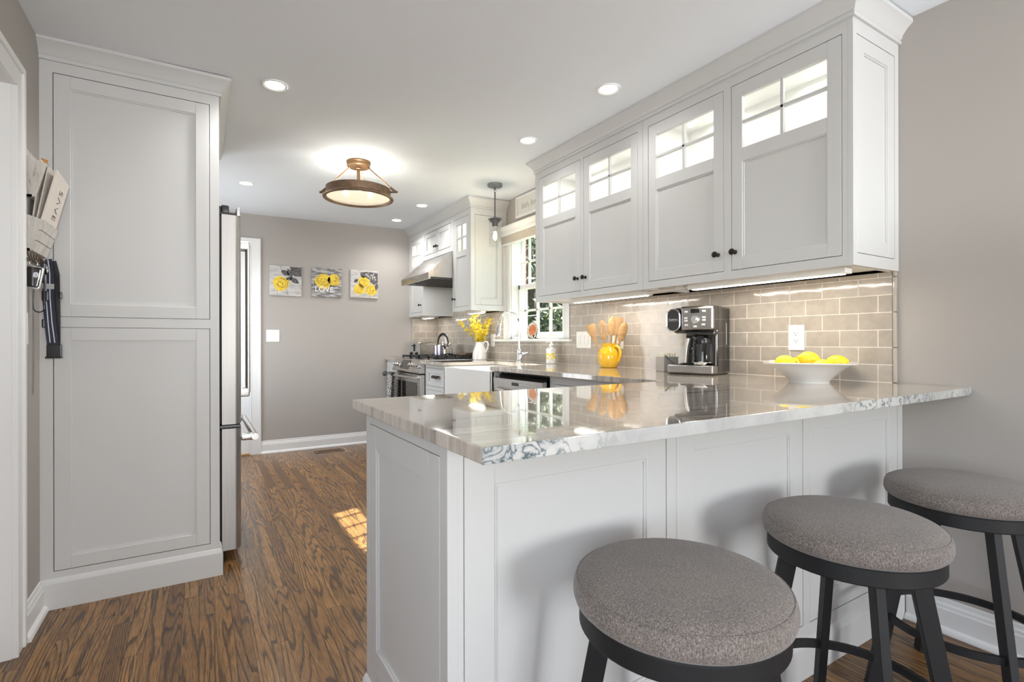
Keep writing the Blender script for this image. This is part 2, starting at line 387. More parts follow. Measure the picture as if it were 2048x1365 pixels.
def text(name, body, size, M, m, parent, ext=0.0006, shear=0.0, spacing=1.0, align='CENTER', thin=0.0):
    cu = bpy.data.curves.new(name, 'FONT'); cu.body = body; cu.size = size; cu.extrude = ext; cu.shear = shear; cu.offset = -thin
    cu.space_character = spacing; cu.align_x = align; cu.align_y = 'CENTER'; cu.materials.append(m)
    tmp = bpy.data.objects.new(name, cu); C.objects.link(tmp)
    dg = bpy.context.evaluated_depsgraph_get(); me = bpy.data.meshes.new_from_object(tmp.evaluated_get(dg))
    bpy.data.objects.remove(tmp)
    o = bpy.data.objects.new(name, me); C.objects.link(o); o.parent = parent
    off = Vector((0, 0, 0)); p = parent
    while p is not None: off += p.location; p = p.parent
    me.transform(Matrix.Translation(-off) @ M)
    return o
def shaker(mb, u0, u1, v0, v1, st=0.052, top=None, bot=None, th=0.02, dep=0.009):
    """a frame-and-panel door in the (u,v,w) frame of mb, outer face at w=0"""
    top = top or st; bot = bot or st; b = 0.0012
    mb.box(u0, u0 + st, v0, v1, -th, 0, b, 1); mb.box(u1 - st, u1, v0, v1, -th, 0, b, 1)
    mb.box(u0 + st, u1 - st, v1 - top, v1, -th, 0, b, 1); mb.box(u0 + st, u1 - st, v0, v0 + bot, -th, 0, b, 1)
    panel(mb, u0 + st, u1 - st, v0 + bot, v1 - top, th, dep)
def panel(mb, a, c, e, f, th=0.02, dep=0.009):
    mb.box(a, c, e, f, -th + 0.001, -dep)
    s, h = 0.006, -dep * 0.45
    mb.box(a, a + s, e, f, -th, h); mb.box(c - s, c, e, f, -th, h); mb.box(a + s, c - s, f - s, f, -th, h); mb.box(a + s, c - s, e, e + s, -th, h)
def frame_grid(mb, u, v, holes, th=0.02):
    """face frame: rectangle u=(u0,u1), v=(v0,v1) with rectangular holes side by side [(a,b,c,d)] sorted in u"""
    x = u[0]
    for (a, b2, c, d) in holes:
        mb.box(x, a, v[0], v[1], -th, 0); mb.box(a, b2, v[0], c, -th, 0); mb.box(a, b2, d, v[1], -th, 0); x = b2
    mb.box(x, u[1], v[0], v[1], -th, 0)
def knob(door, M, u, v):
    k = MB(M); k.lathe([(0, 0), (0.010, 0.0), (0.010, 0.003), (0.0055, 0.006), (0.0055, 0.016), (0.0105, 0.020), (0.0145, 0.026), (0.0135, 0.031), (0.006, 0.034), (0, 0.0345)], 18, (u, v, 0.0))
    return k.build('knob', M_bronze, door)

# ------------------------------------------------------------------ setting
XW, YF, XL, YB = 2.455, 5.707, -0.565, -7.0
def zc(x): return 2.390 + 0.0145 * x
mb = MB(); mb.box(-1.7, XW + 0.16, YB - 0.1, YF + 0.12, -0.1, 0); struct(mb, 'floor', M_floor)
mb = MB(); mb.prism([(-1.7, zc(-1.7)), (XW + 0.16, zc(XW + 0.16)), (XW + 0.16, 2.6), (-1.7, 2.6)], YB - 0.1, YF + 0.12, 'y'); struct(mb, 'ceiling', M_ceil)
# right wall with the window opening
WY0, WY1, WZ0, WZ1 = 3.235, 4.035, 1.145, 2.12
mb = MB(); T = 0.15
mb.box(XW, XW + T, YB, WY0, 0, 2.44); mb.box(XW, XW + T, WY1, YF + 0.12, 0, 2.44)
mb.box(XW, XW + T, WY0, WY1, 0, WZ0); mb.box(XW, XW + T, WY0, WY1, WZ1, 2.44); struct(mb, 'wall_right', M_wall)
mb = MB(); mb.box(0.44, XW, YF, YF + 0.12, 0, 2.44); mb.box(-0.4, 0.44, YF, YF + 0.12, 2.06, 2.44); mb.box(-1.7, -0.4, YF, YF + 0.12, 0, 2.44); struct(mb, 'wall_far', M_wall)
mb = MB(); mb.box(XL - 0.12, XL, 2.49, 4.35, 0, 2.40); mb.box(XL - 0.12, XL, 5.35, YF, 0, 2.40); mb.box(XL - 0.12, XL, 4.35, 5.35, 0, 0.65); mb.box(XL - 0.12, XL, 4.35, 5.35, 2.05, 2.40); mb.box(XL - 0.12, XL, 1.6, 2.49, 2.05, 2.40); mb.box(XL - 0.12, XL, 0.9, 1.6, 0, 2.40)
mb.box(-1.7, XL, 0.78, 0.9, 0, 2.40); struct(mb, 'wall_left', M_wall)
mb = MB(); mb.box(-1.7, 0.1, YB - 0.1, YB, 0, 2.44); mb.box(2.1, XW + 0.15, YB - 0.1, YB, 0, 2.44); mb.box(0.1, 2.1, YB - 0.1, YB, 0, 0.7); mb.box(0.1, 2.1, YB - 0.1, YB, 2.2, 2.44)
struct(mb, 'wall_back', M_wall)
mb = MB(); mb.box(-1.7, -1.58, YB, -3.4, 0, 2.4); mb.box(-1.7, -1.58, -0.4, 0.78, 0, 2.4); mb.box(-1.7, -1.58, -3.4, -0.4, 0, 0.7); mb.box(-1.7, -1.58, -3.4, -0.4, 2.2, 2.4); struct(mb, 'wall_side', M_wall)

BASEP = [(0, 0), (0.016, 0), (0.030, 0), (0.030, 0.006), (0.026, 0.016), (0.017, 0.022), (0.014, 0.024), (0.014, 0.088), (0.011, 0.094), (0.010, 0.104), (0.006, 0.112), (0.005, 0.126), (0, 0.128)]
mb = MB(); mb.moulding([(XL, 2.574), (XL, 2.838)][::-1], BASEP); struct(mb, 'baseboard_left', M_trim)
mb = MB(); mb.moulding([(2.12, YF), (0.533, YF)][::1], BASEP)   # travel -x, left of travel is -y
struct(mb, 'baseboard_far', M_trim)
mb = MB(); mb.moulding([(XW, -1.0), (XW, 0.944)], BASEP); struct(mb, 'baseboard_right', M_trim)
# far doorway: casing + white slab
def casing(mb, M, w, h, cw=0.095):
    """door casing in a face frame: opening 0..w, height h"""
    q = 0.001
    for (a, b2, e, f) in ((-cw + q, -q, q, h + cw - q), (w + q, w + cw - q, q, h + cw - q), (-q, w + q, h + q, h + cw - q)):
        mb.box(a, b2, e, f, 0.0, 0.014)
    for (a, b2, e, f) in ((-cw, -cw + 0.025, 0, h + cw), (w + cw - 0.025, w + cw, 0, h + cw), (-cw + 0.025, w + cw - 0.025, h + cw - 0.025, h + cw)):
        mb.box(a, b2, e, f, -0.001, 0.022, 0.004)
    for (a, b2, e, f) in ((-0.012, 0, 0, h), (w, w + 0.012, 0, h), (-0.012, w + 0.012, h, h + 0.012)):
        mb.box(a, b2, e, f, -0.001, 0.018, 0.003)
mb = MB(face((-0.4, YF, 0), '-y')); casing(mb, None, 0.838, 2.06); o = struct(mb, 'trim_1', M_trim)
mb = MB(face((-0.4, YF, 0), '-y')); mb.box(0.004, 0.834, 0.012, 2.05, -0.075, -0.035)
for (a, b2, e, f) in ((0.11, 0.39, 0.2, 0.9), (0.45, 0.73, 0.2, 0.9), (0.11, 0.39, 1.02, 1.9), (0.45, 0.73, 1.02, 1.9)):
    mb.box(a, b2, e, f, -0.035, -0.030, 0.002)
d1 = struct(mb, 'door_1', M_trim)
mb = MB(face((-0.4, YF, 0), '-y')); mb.box(0.83, 0.838, 0.0, 2.06, -0.08, 0.0); mb.box(0, 0.838, 2.05, 2.06, -0.08, 0.0); mb.box(0, 0.008, 0, 2.06, -0.08, 0.0); mb.build('jamb', M_trim, d1, False)
mb = MB(face((-0.4, YF, 0), '-y')); mb.box(0.0, 0.838, 0.0, 0.013, -0.1, 0.004, 0.003); mb.build('threshold', M_wood, d1)
# left doorway beside the camera (opening y 1.6..2.49)
mb = MB(face((XL, 1.6, 0), '+x')); casing(mb, None, 0.87, 2.035); struct(mb, 'trim_2', M_trim)
mb = MB(face((XL, 1.6, 0), '+x')); mb.box(0.87, 0.89, 0, 2.05, -0.12, 0.0); mb.box(0, 0.87, 2.035, 2.05, -0.12, 0); mb.box(0.855, 0.87, 0, 2.035, -0.075, -0.06); d2 = struct(mb, 'door_2', M_trim)
mb = MB(face((XL, 1.6, 0), '+x')); mb.box(0.0, 0.868, 0.008, 2.03, -0.115, -0.078)
for (a, b2, e, f) in ((0.12, 0.40, 0.2, 0.9), (0.47, 0.75, 0.2, 0.9), (0.12, 0.40, 1.02, 1.9), (0.47, 0.75, 1.02, 1.9)): mb.box(a, b2, e, f, -0.078, -0.073, 0.002)
mb.build('door_slab', M_trim, d2)

# window
win = bpy.data.objects.new('window_1', None); C.objects.link(win); win.location = (XW, 3.62, WZ0); win['kind'] = 'structure'
mb = MB(face((XW, WY1, 0), '-x')); ww = WY1 - WY0
for (a, b2, e, f) in ((-0.105, 0, WZ0 - 0.0, WZ1 + 0.05), (ww, ww + 0.092, WZ0, WZ1 + 0.05), (-0.105, ww + 0.092, WZ1, WZ1 + 0.05)):
    mb.box(a, b2, e, f, 0, 0.016)
for (a, b2) in ((-0.105, -0.08), (-0.03, -0.018), (ww + 0.067, ww + 0.092), (ww + 0.018, ww + 0.030)): mb.box(a, b2, WZ0, WZ1, 0, 0.022, 0.003)
mb.build('casing', M_trim, win)
mb = MB(face((XW, WY1, 0), '-x'))
mb.box(0, 0.012, WZ0, WZ1, -0.15, 0); mb.box(ww - 0.012, ww, WZ0, WZ1, -0.15, 0); mb.box(0, ww, WZ1 - 0.012, WZ1, -0.15, 0); mb.box(0, ww, WZ0, WZ0 + 0.02, -0.15, 0)
mb.build('window_frame', M_trim, win, False)
mb = MB(face((XW, WY1, 0), '-x')); mb.box(-0.27, ww + 0.125, 1.120, 1.142, -0.02, 0.045, 0.008, 3); mb.build('window_stool', M_trim, win)
def sash(name, w0, z0, z1, mul, rail_b, rail_t, zmid, l):
    mb = MB(face((XW, WY1, 0), '-x')); a, b2 = 0.0125, ww - 0.014
    mb.box(a, a + l, z0, z1, w0, w0 + 0.03); mb.box(b2 - 0.04, b2, z0, z1, w0, w0 + 0.03)
    mb.box(a, b2, z0, z0 + rail_b, w0, w0 + 0.03, 0.003); mb.box(a, b2, z1 - rail_t, z1, w0, w0 + 0.03, 0.003)
    for u in mul: mb.box(u - 0.009, u + 0.009, z0 + rail_b, z1 - rail_t, w0 + 0.004, w0 + 0.026)
    for z in zmid: mb.box(a + l, b2 - 0.04, z - 0.009, z + 0.009, w0 + 0.004, w0 + 0.026)
    s = mb.build(name, M_trim, win)
    mb = MB(face((XW, WY1, 0), '-x')); mb.box(a + l - 0.004, b2 - 0.036, z0 + rail_b - 0.004, z1 - rail_t + 0.004, w0 + 0.014, w0 + 0.016)
    mb.build('pane', M_pane, s, False)
mu = [WY1 - v for v in (3.912, 3.722, 3.532, 3.345)]
sash('lower_sash', -0.10, 1.158, 1.640, mu, 0.045, 0.042, [1.402], 0.024)
sash('upper_sash', -0.135, 1.600, 2.115, [WY1 - v for v in (3.905, 3.715, 3.525, 3.34)], 0.045, 0.05, [1.852], 0.007)

# backsplash tile
mb = MB(); mb.box(2.441, XW, 0.990, 3.145, 0.946, 1.43); mb.box(2.441, XW, 3.145, 4.125, 0.946, 1.122); mb.box(2.441, XW, 4.125, YF, 0.946, 1.43); mb.box(2.441, XW, 4.50, 5.27, 1.43, 1.75)
struct(mb, 'wall_backsplash', M_tileY)
mb = MB(); mb.box(2.13, 2.441, YF - 0.014, YF, 0.946, 1.43); struct(mb, 'wall_backsplash_return', M_tileX)
mb = MB()
for k in range(4):
    z0 = 0.948 + k * 0.146; mb.box(2.439, XW, 0.975, 0.989, z0, min(z0 + 0.144, 1.424), 0.004)
    mb.box(2.116, 2.129, YF - 0.016, YF, z0, min(z0 + 0.144, 1.424), 0.004)
struct(mb, 'trim_3', M_trimtile, None, True)

# ------------------------------------------------------------------ tall cabinet (left)
YP = 2.85
tc = thing('tall_cabinet', 'tall white panelled cabinet with two stacked doors beside the refrigerator', 'cabinet', (-0.24, 2.9, 0))
Mx = face((0, YP, 0), '-y')
mb = MB(Mx)
for (a, b2, c, d) in ((-0.565, -0.5225, 0.0, 2.33), (0.0475, 0.086, 0.0, 2.33)): mb.box(a, b2, c, d, -0.02, 0)
mb.box(-0.5225, 0.0475, 2.259, 2.33, -0.02, 0); mb.box(-0.5225, 0.0475, 1.186, 1.2285, -0.02, 0); mb.box(-0.5225, 0.0475, 0.0, 0.155, -0.02, 0)
mb.build('face_frame', M_paint, tc, False)
mb = MB(); mb.box(-0.565, 0.086, YP + 0.021, 2.955, 0, 2.33); mb.box(-0.565, 0.086, 2.955, 4.03, 1.9, 2.33); mb.box(-0.565, 0.086, 3.93, 4.03, 0, 1.9); mb.build('carcass', M_paint, tc, False)
for (v0, v1) in ((1.231, 2.2565), (0.1575, 1.1835)):
    mb = MB(Mx); shaker(mb, -0.52, 0.045, v0, v1, 0.055); lab(mb.build('door', M_paint, tc), 'upper door' if v0 > 1 else 'lower door')
CR = [(0, 0), (0.010, 0), (0.010, 0.012), (0.006, 0.018), (0.012, 0.022), (0.016, 0.034), (0.030, 0.052), (0.044, 0.064), (0.050, 0.068), (0.050, 0.082), (0, 0.082)]
def crown(z0, z1, out=1.0): return [(o * out, z0 + z / 0.082 * (z1 - z0)) for o, z in CR]
mb = MB(); mb.moulding([(0.086, 4.03), (0.086, YP), (XL, YP)], crown(2.305, 2.386))
mb.build('crown_moulding', M_paint, tc)
mb = MB(); mb.moulding([(0.0875, 2.955), (0.0875, YP), (XL, YP)], [(0, 0), (0.012, 0), (0.012, 0.104), (0.009, 0.110), (0.009, 0.116), (0.004, 0.124), (0, 0.127)])
mb.build('base_moulding', M_paint, tc)

# ------------------------------------------------------------------ refrigerator
fr = thing('refrigerator', 'stainless steel refrigerator standing behind the tall white cabinet', 'refrigerator', (-0.2, 3.43, 0))
mb = MB(); mb.box(-0.53, 0.082, 2.965, 3.90, 0.03, 1.78, 0.004); mb.build('body', M_grey, fr)
def fdoor(y0, y1, z0, z1, name):
    mb = MB(); pts = [(0.101, y0), (0.160, y0 + 0.002), (0.172, y0 + 0.006), (0.182, y0 + 0.016), (0.190, y0 + 0.05)]
    pts += [(0.190, y1 - 0.05), (0.182, y1 - 0.012), (0.172, y1 - 0.003), (0.101, y1)]
    mb.prism(pts, z0, z1, 'z'); o = mb.build(name, M_fridge, fr, True, 50)
    g = MB(); g.box(0.082, 0.101, y0 + 0.004, y1 - 0.004, z0 + 0.006, z1 - 0.006); g.build('gasket', M_dark, o, False)
    return o
da = fdoor(2.99, 3.432, 0.700, 1.772, 'refrigerator_door'); db = fdoor(3.44, 3.885, 0.700, 1.772, 'refrigerator_door'); df = fdoor(2.99, 3.885, 0.058, 0.678, 'freezer_drawer')
for d, y0, y1 in ((da, 2.99, 3.432), (db, 3.44, 3.885)):
    mb = MB(); mb.box(0.168, 0.186, y0 + 0.006, y1 - 0.006, 1.772, 1.815, 0.004); mb.build('top_trim', M_steelz, d)
mb = MB(); mb.box(0.086, 0.168, 2.996, 3.06, 1.773, 1.784); mb.box(0.10, 0.135, 3.0, 3.05, 1.784, 1.822, 0.006); mb.box(0.08, 0.10, 3.0, 3.06, 1.77, 1.815, 0.004); mb.build('hinge_cover', M_black, fr)
mb = MB(); mb.box(0.090, 0.185, 2.985, 3.06, 0.681, 0.697, 0.003); mb.cyl((0.14, 3.01, 0.678), (0.14, 3.01, 0.699), 0.018); mb.build('hinge', M_black, fr)
mb = MB(); mb.box(0.02, 0.10, 2.975, 3.885, 0.0, 0.05); mb.build('base_grille', M_black, fr, False)
def vhandle(y, d):
    mb = MB(); mb.box(0.186, 0.258, y - 0.014, y + 0.014, 1.665, 1.715, 0.008); mb.box(0.186, 0.258, y - 0.014, y + 0.014, 0.80, 0.853, 0.008)
    mb.box(0.240, 0.262, y - 0.014, y + 0.014, 0.82, 1.70, 0.008, 3); mb.build('handle', M_steelz, d)
vhandle(3.405, da); vhandle(3.468, db)
mb = MB(); mb.box(0.186, 0.258, 3.03, 3.062, 0.604, 0.642, 0.01); mb.box(0.186, 0.258, 3.80, 3.832, 0.604, 0.642, 0.01)
mb.tube([(0.255, 3.02, 0.623), (0.255, 3.842, 0.623)], 0.017, 16); mb.build('handle', M_steel, df)

# ------------------------------------------------------------------ near upper cabinets (right wall)
XU, ZU0, ZU1 = 2.085, 1.406, 2.352
def upper_unit(name, label, y0, y1, doors, z0=ZU0, z1=ZU1, xf=XU, end=None, glassware=True):
    """wall cabinet facing -x between y0 (near) and y1 (far). doors: (far y, near y, knob side 'n'/'f')"""
    t = thing(name, label, 'cabinet', (XW, (y0 + y1) / 2, z0))
    M = face((xf, 0, 0), '-x')                      # u = -y
    mb = MB(M); frame_grid(mb, (-y1, -y0 - (0.0185 if end else 0)), (z0, z1), [(-d[0] - 0.0025, -d[1] + 0.0025, d[3] - 0.0025, d[4] + 0.0025) for d in doors])
    mb.build('face_frame', M_paint, t, False)
    mb = MB(); a, b2 = xf + 0.02, XW - 0.002; w = 0.016; ye = y0; y0 = y0 + 0.0185 if end else y0
    mb.box(a, b2, y0, y0 + w, z0, z1); mb.box(a, b2, y1 - w, y1, z0, z1); mb.box(a, b2, y0, y1, z0 + 0.012, z0 + 0.03); mb.box(a, b2, y0, y1, z1 - 0.018, z1)
    mb.box(b2 - 0.012, b2, y0, y1, z0, z1)
    mb.build('carcass', M_inside if glassware else M_paint, t, False)
    if glassware:
        mb = MB(); mb.box(a + 0.004, b2 - 0.012, y0 + w, y1 - w, 1.950, 1.968); mb.build('shelf', M_inside, t, False)
    return t, M
def glass_door(t, M, yf, yn, z0, z1, zg0, zg1, zp1, st=0.054, ks=None, kz=1.526):
    """door with a 2x2 glazed light over a flat panel"""
    mb = MB(M); u0, u1 = -yf, -yn; b = 0.0012
    mb.box(u0, u0 + st, z0, z1, -0.02, 0, b, 1); mb.box(u1 - st, u1, z0, z1, -0.02, 0, b, 1)
    mb.box(u0 + st, u1 - st, zg1, z1, -0.02, 0, b, 1); mb.box(u0 + st, u1 - st, zp1, zg0, -0.02, 0, b, 1); mb.box(u0 + st, u1 - st, z0, z0 + 0.054, -0.02, 0, b, 1)
    panel(mb, u0 + st, u1 - st, z0 + 0.054, zp1)
    um, zm = (u0 + u1) / 2, (zg0 + zg1) / 2; h = 0.0075
    mb.box(um - h, um + h, zg0, zg1, -0.018, -0.002, 0.002, 1); mb.box(u0 + st, u1 - st, zm - h, zm + h, -0.018, -0.002, 0.002, 1)
    d = mb.build('door', M_paint, t)
    g = MB(M); g.box(u0 + st - 0.004, u1 - st + 0.004, zg0 - 0.004, zg1 + 0.004, -0.0195, -0.0175); g.build('pane', M_pane, d, False)
    if ks: knob(d, M, (u1 - 0.028) if ks == 'n' else (u0 + 0.018), kz)
    return d
D = [(1.482, 1.0115), (1.9915, 1.5265), (2.541, 2.0725), (3.043, 2.5735)]
ZD0, ZD1 = 1.4465, 2.2845
ua, MU = upper_unit('wall_cabinet', 'white upper cabinet nearest the camera, above the lemon bowl and coffee maker', 0.971, 2.031,
                    [(D[1][0], D[1][1], 0, ZD0, ZD1), (D[0][0], D[0][1], 0, ZD0, ZD1)], end=True)
ub, _ = upper_unit('wall_cabinet', 'white upper cabinet next to the window, above the yellow utensil jug', 2.033, 3.085,
                   [(D[3][0], D[3][1], 0, ZD0, ZD1), (D[2][0], D[2][1], 0, ZD0, ZD1)])
for k, (yf, yn) in enumerate(D):
    glass_door(ua if k < 2 else ub, MU, yf, yn, ZD0, ZD1, 1.991, 2.224, 1.930, 0.053, 'f' if k in (0, 2) else 'n')
# end panel of the near unit, facing the camera
mb = MB(face((0, 0.971, 0), '-y')); 
mb.box(XU, 2.113, ZU0, ZU1, -0.018, 0); mb.box(2.418, XW - 0.002, ZU0, ZU1, -0.018, 0); mb.box(2.113, 2.418, 2.279, ZU1, -0.018, 0); mb.box(2.113, 2.418, ZU0, 1.452, -0.018, 0)
shaker(mb, 2.1155, 2.4155, 1.4545, 2.2765, 0.055, th=0.018)
mb.build('end_panel', M_paint, ua)
zt = zc(2.03) - 0.0015
mb = MB(); mb.moulding([(XW, 0.971), (XU, 0.971), (XU, 3.085), (XW, 3.085)], crown(2.333, zt + 0.001))
one(mb, 'crown_moulding', M_paint, 'long white crown moulding along the top of the near upper cabinets', 'moulding', (XU, 2.0, 2.333))
# under cabinet light bars
def bar(y0, y1, x0, label, e, x1=None):
    t = thing('light_bar', label, 'lamp', (x0 + 0.03, (y0 + y1) / 2, 1.384), 'under cabinet light bars')
    mb = MB(); mb.box(x0, x0 + 0.055, y0, y1, 1.386, 1.4175, 0.004); mb.build('housing', M_plate, t)
    mb = MB(); mb.box(x0 + 0.012, x0 + 0.045, y0 + 0.02, y1 - 0.02, 1.3835, 1.387, 0.001, 1); mb.build('lens', M_strip, t)
    lamp('light_bar_glow', 'AREA', (x0 + 0.05, (y0 + y1) / 2, 1.380), e * 0.20, (1.0, 0.915, 0.81), (x0 + 0.085, (y0 + y1) / 2, 1.0), shape='RECTANGLE', size=y1 - y0 - 0.06, size_y=0.03)
bar(1.03, 1.79, 2.150, 'slim lit light bar under the near upper cabinet, above the lemon bowl', 8)
bar(2.106, 2.806, 2.186, 'slim lit light bar under the upper cabinet above the yellow jug', 7)
bar(4.15, 4.44, 2.20, 'short lit light bar above the forsythia pitcher', 2.2)
bar(5.33, 5.62, 2.20, 'short lit light bar above the toaster in the far corner', 2.2)
mb = MB(); mb.box(2.165, 2.178, 1.83, 1.88, 1.396, 1.417, 0.003); mb.tube([(2.17, 1.79, 1.402), (2.172, 1.83, 1.399), (2.178, 1.90, 1.400), (2.19, 2.0, 1.402), (2.20, 2.11, 1.402)], 0.004, 8)
one(mb, 'light_cable', M_plate, 'short white cable and connector between the two near light bars', 'cable', (2.17, 1.9, 1.39))
for (y, e) in ((1.24, 0.85), (1.76, 0.85), (2.30, 0.85), (2.82, 0.85)):
    lamp('cabinet_lamp', 'AREA', (2.28, y, 2.315), e, (1.0, 0.95, 0.88), (2.28, y, 1.9), shape='RECTANGLE', size=0.3, size_y=0.2)
# stemware inside the glazed lights
def goblet():
    t = thing('wine_glass', 'x', 'glass', (0, 0, 0), 'glasses in the lit cabinets')
    mb = MB(); mb.lathe([(0.036, 0.075), (0.038, 0.10), (0.041, 0.13), (0.036, 0.175)], 20); mb.lathe([(0.004, 0.07), (0.02, 0.073), (0.036, 0.085), (0.04, 0.105)], 20); mb.build('bowl', M_glass, t)
    mb = MB(); mb.lathe([(0.034, 0.0), (0.03, 0.003), (0.006, 0.008), (0.0035, 0.02), (0.0035, 0.06), (0.006, 0.073)], 20); mb.build('stem', M_glass, t)
    return t
g0 = goblet(); g0.location = (2.26, 1.15, 1.9685); g0['label'] = 'clear stemmed glass behind the nearest glazed cabinet door'
dup(g0, (2.26, 1.66, 1.9685), 'clear stemmed glass behind the second glazed cabinet door from the right')
dup(g0, (2.26, 2.20, 1.9685), 'clear stemmed glass behind the third glazed cabinet door from the right')
dup(g0, (2.26, 2.70, 1.9685), 'clear stemmed glass behind the glazed cabinet door nearest the window')

# ------------------------------------------------------------------ far upper cabinets and hood
FY = dict(n0=4.118, n1=4.508, h1=5.262, f1=YF - 0.002)
uc, _ = upper_unit('wall_cabinet', 'narrow white upper cabinet between the window and the range hood', FY['n0'], FY['n1'], [(4.475, 4.165, 0, 1.450, 2.272)], end=True)
glass_door(uc, MU, 4.475, 4.165, 1.450, 2.272, 1.968, 2.215, 1.915, 0.05, 'f', 1.525)
mb = MB(face((0, FY['n0'], 0), '-y')); mb.box(XU, 2.125, ZU0, ZU1, -0.018, 0); mb.box(2.413, XW - 0.002, ZU0, ZU1, -0.018, 0); mb.box(2.125, 2.413, 2.272, ZU1, -0.018, 0); mb.box(2.125, 2.413, ZU0, 1.455, -0.018, 0)
shaker(mb, 2.1275, 2.4105, 1.4575, 2.2695, 0.055, th=0.018); mb.build('end_panel', M_paint, uc)
ud, _ = upper_unit('wall_cabinet', 'narrow white upper cabinet in the far corner left of the range hood', FY['h1'], FY['f1'], [(5.655, 5.305, 0, 1.450, 2.272)], end=True)
glass_door(ud, MU, 5.655, 5.305, 1.450, 2.272, 1.968, 2.215, 1.915, 0.05, 'n', 1.525)
mb = MB(face((0, FY['h1'], 0), '-y')); mb.box(XU, XW - 0.002, ZU0, ZU1, -0.018, 0); mb.build('end_panel', M_paint, ud)
ue, _ = upper_unit('wall_cabinet', 'short white two-door cabinet above the range hood', FY['n1'] + 0.001, FY['h1'] - 0.001, [(5.215, 4.885, 0, 2.045, 2.275), (4.882, 4.552, 0, 2.045, 2.275)], 1.995, ZU1, glassware=False)
for (yf, yn, ks) in ((5.2125, 4.886, 'n'), (4.881, 4.5545, 'f')):
    mb = MB(MU); shaker(mb, -yf, -yn, 2.0475, 2.2725, 0.045); d = mb.build('door', M_paint, ue)
    knob(d, MU, -4.908 if ks == 'n' else -4.858, 2.10)
mb = MB(); mb.moulding([(XW, FY['n0']), (XU, FY['n0']), (XU, YF)], crown(2.328, zt + 0.001))
one(mb, 'crown_moulding', M_paint, 'white crown moulding along the top of the far upper cabinets over the hood', 'moulding', (XU, 4.9, 2.328))
for y, e in ((4.32, 0.7), (5.48, 0.7)): lamp('cabinet_lamp', 'AREA', (2.28, y, 2.315), e, (1.0, 0.95, 0.88), (2.28, y, 1.9), shape='RECTANGLE', size=0.2, size_y=0.15)
hd = thing('range_hood', 'sloping stainless steel range hood under the short cabinet', 'range hood', (2.2, 4.88, 1.71))
mb = MB(); y0, y1 = FY['n1'] + 0.002, FY['h1'] - 0.002
mb.prism([(2.44, 1.995), (2.09, 1.995), (1.838, 1.775), (1.838, 1.715), (1.860, 1.715), (1.860, 1.735), (2.44, 1.735)], y0, y1, 'y'); mb.build('canopy', M_steel, hd, True, 20)
mb = MB(); mb.box(1.86, 2.43, y0 + 0.02, y1 - 0.02, 1.722, 1.7345); 
for k in range(14): mb.box(1.9 + k * 0.036, 1.915 + k * 0.036, y0 + 0.06, y1 - 0.06, 1.716, 1.722)
mb.build('filter', mat('hood_filter', (0.08, 0.075, 0.07), 0.4, 0.8), hd, False)
lamp('hood_fill', 'AREA', (2.12, 4.88, 1.715), 1.2, (1.0, 0.98, 0.95), (2.15, 4.88, 0), shape='RECTANGLE', size=0.4, size_y=0.1)  # fill added under the hood to lift the cabinet side beside it
mb = MB(); mb.box(1.865, 1.885, 4.93, 5.03, 1.709, 1.722, 0.003); mb.build('switch_panel', M_black, hd)

# ------------------------------------------------------------------ peninsula
YN = 0.96
pn = thing('peninsula_cabinet', 'white panelled peninsula base under the stone bar counter', 'cabinet', (1.4, 1.25, 0))
Mp = face((0, YN, 0), '-y')
P3 = [(0.470, 1.069), (1.1115, 1.7245), (1.768, 2.4095)]
mb = MB(Mp); frame_grid(mb, (0.4541, XW - 0.001), (0.0, 0.917), [(a - 0.0025, b2 + 0.0025, 0.1655, 0.8825) for a, b2 in P3]); mb.build('face_frame', M_paint, pn, False)
mb = MB(); mb.box(0.455, XW - 0.001, YN + 0.021, 1.53, 0.0, 0.915); mb.build('carcass', M_paint, pn, False)
for k, (a, b2) in enumerate(P3):
    mb = MB(Mp); shaker(mb, a, b2, 0.168, 0.880, 0.072 if k < 2 else 0.075, top=0.066, bot=0.07); lab(mb.build('panel', M_paint, pn), ('left bar panel', 'middle bar panel', 'right bar panel')[k])
Me = face((0.431, 0, 0), '-x')
mb = MB(Me); frame_grid(mb, (-1.547, -YN), (0.0, 0.917), [(-1.5185, -0.9975, 0.1655, 0.8805)], 0.023); mb.build('end_frame', M_paint, pn, False)
mb = MB(Me); shaker(mb, -1.516, -1.000, 0.168, 0.878, 0.062, top=0.066, bot=0.07); lab(mb.build('panel', M_paint, pn), 'end panel')
mb = MB(); mb.moulding([(0.431, 1.553), (0.431, YN), (XW - 0.018, YN)][::-1], [(0, 0), (0.014, 0), (0.014, 0.098), (0.011, 0.104), (0.011, 0.110), (0.004, 0.119), (0, 0.122)])
mb.build('base_moulding', M_paint, pn)

# counter: peninsula + run to the range with the sink cut-out
ZT, ZB, XC = 0.947, 0.917, 1.745
SY0, SY1 = 3.155, 3.965
mb = MB()
t = bmesh.new()
out = [(0.396, 0.740), (XW - 0.001, 0.740), (XW - 0.001, 4.495), (XC, 4.495), (XC, SY1), (2.235, SY1), (2.235, SY0), (XC, SY0), (XC, 1.57), (0.396, 1.57)]
vs = [t.verts.new((x, y, ZB)) for x, y in out]; f = t.faces.new(vs)
r = bmesh.ops.extrude_face_region(t, geom=[f]); bmesh.ops.translate(t, verts=[v for v in r['geom'] if isinstance(v, bmesh.types.BMVert)], vec=(0, 0, ZT - ZB))
ed = [e for e in t.edges if abs(e.verts[0].co.z - e.verts[1].co.z) < 1e-5 and e.calc_length() > 0.02]
bmesh.ops.bevel(t, geom=ed, offset=0.004, segments=2, profile=0.5, affect='EDGES')
mb.merge(t)
one(mb, 'countertop', M_stone, 'polished veined stone countertop over the peninsula and along to the range', 'countertop', (1.4, 1.2, ZB))
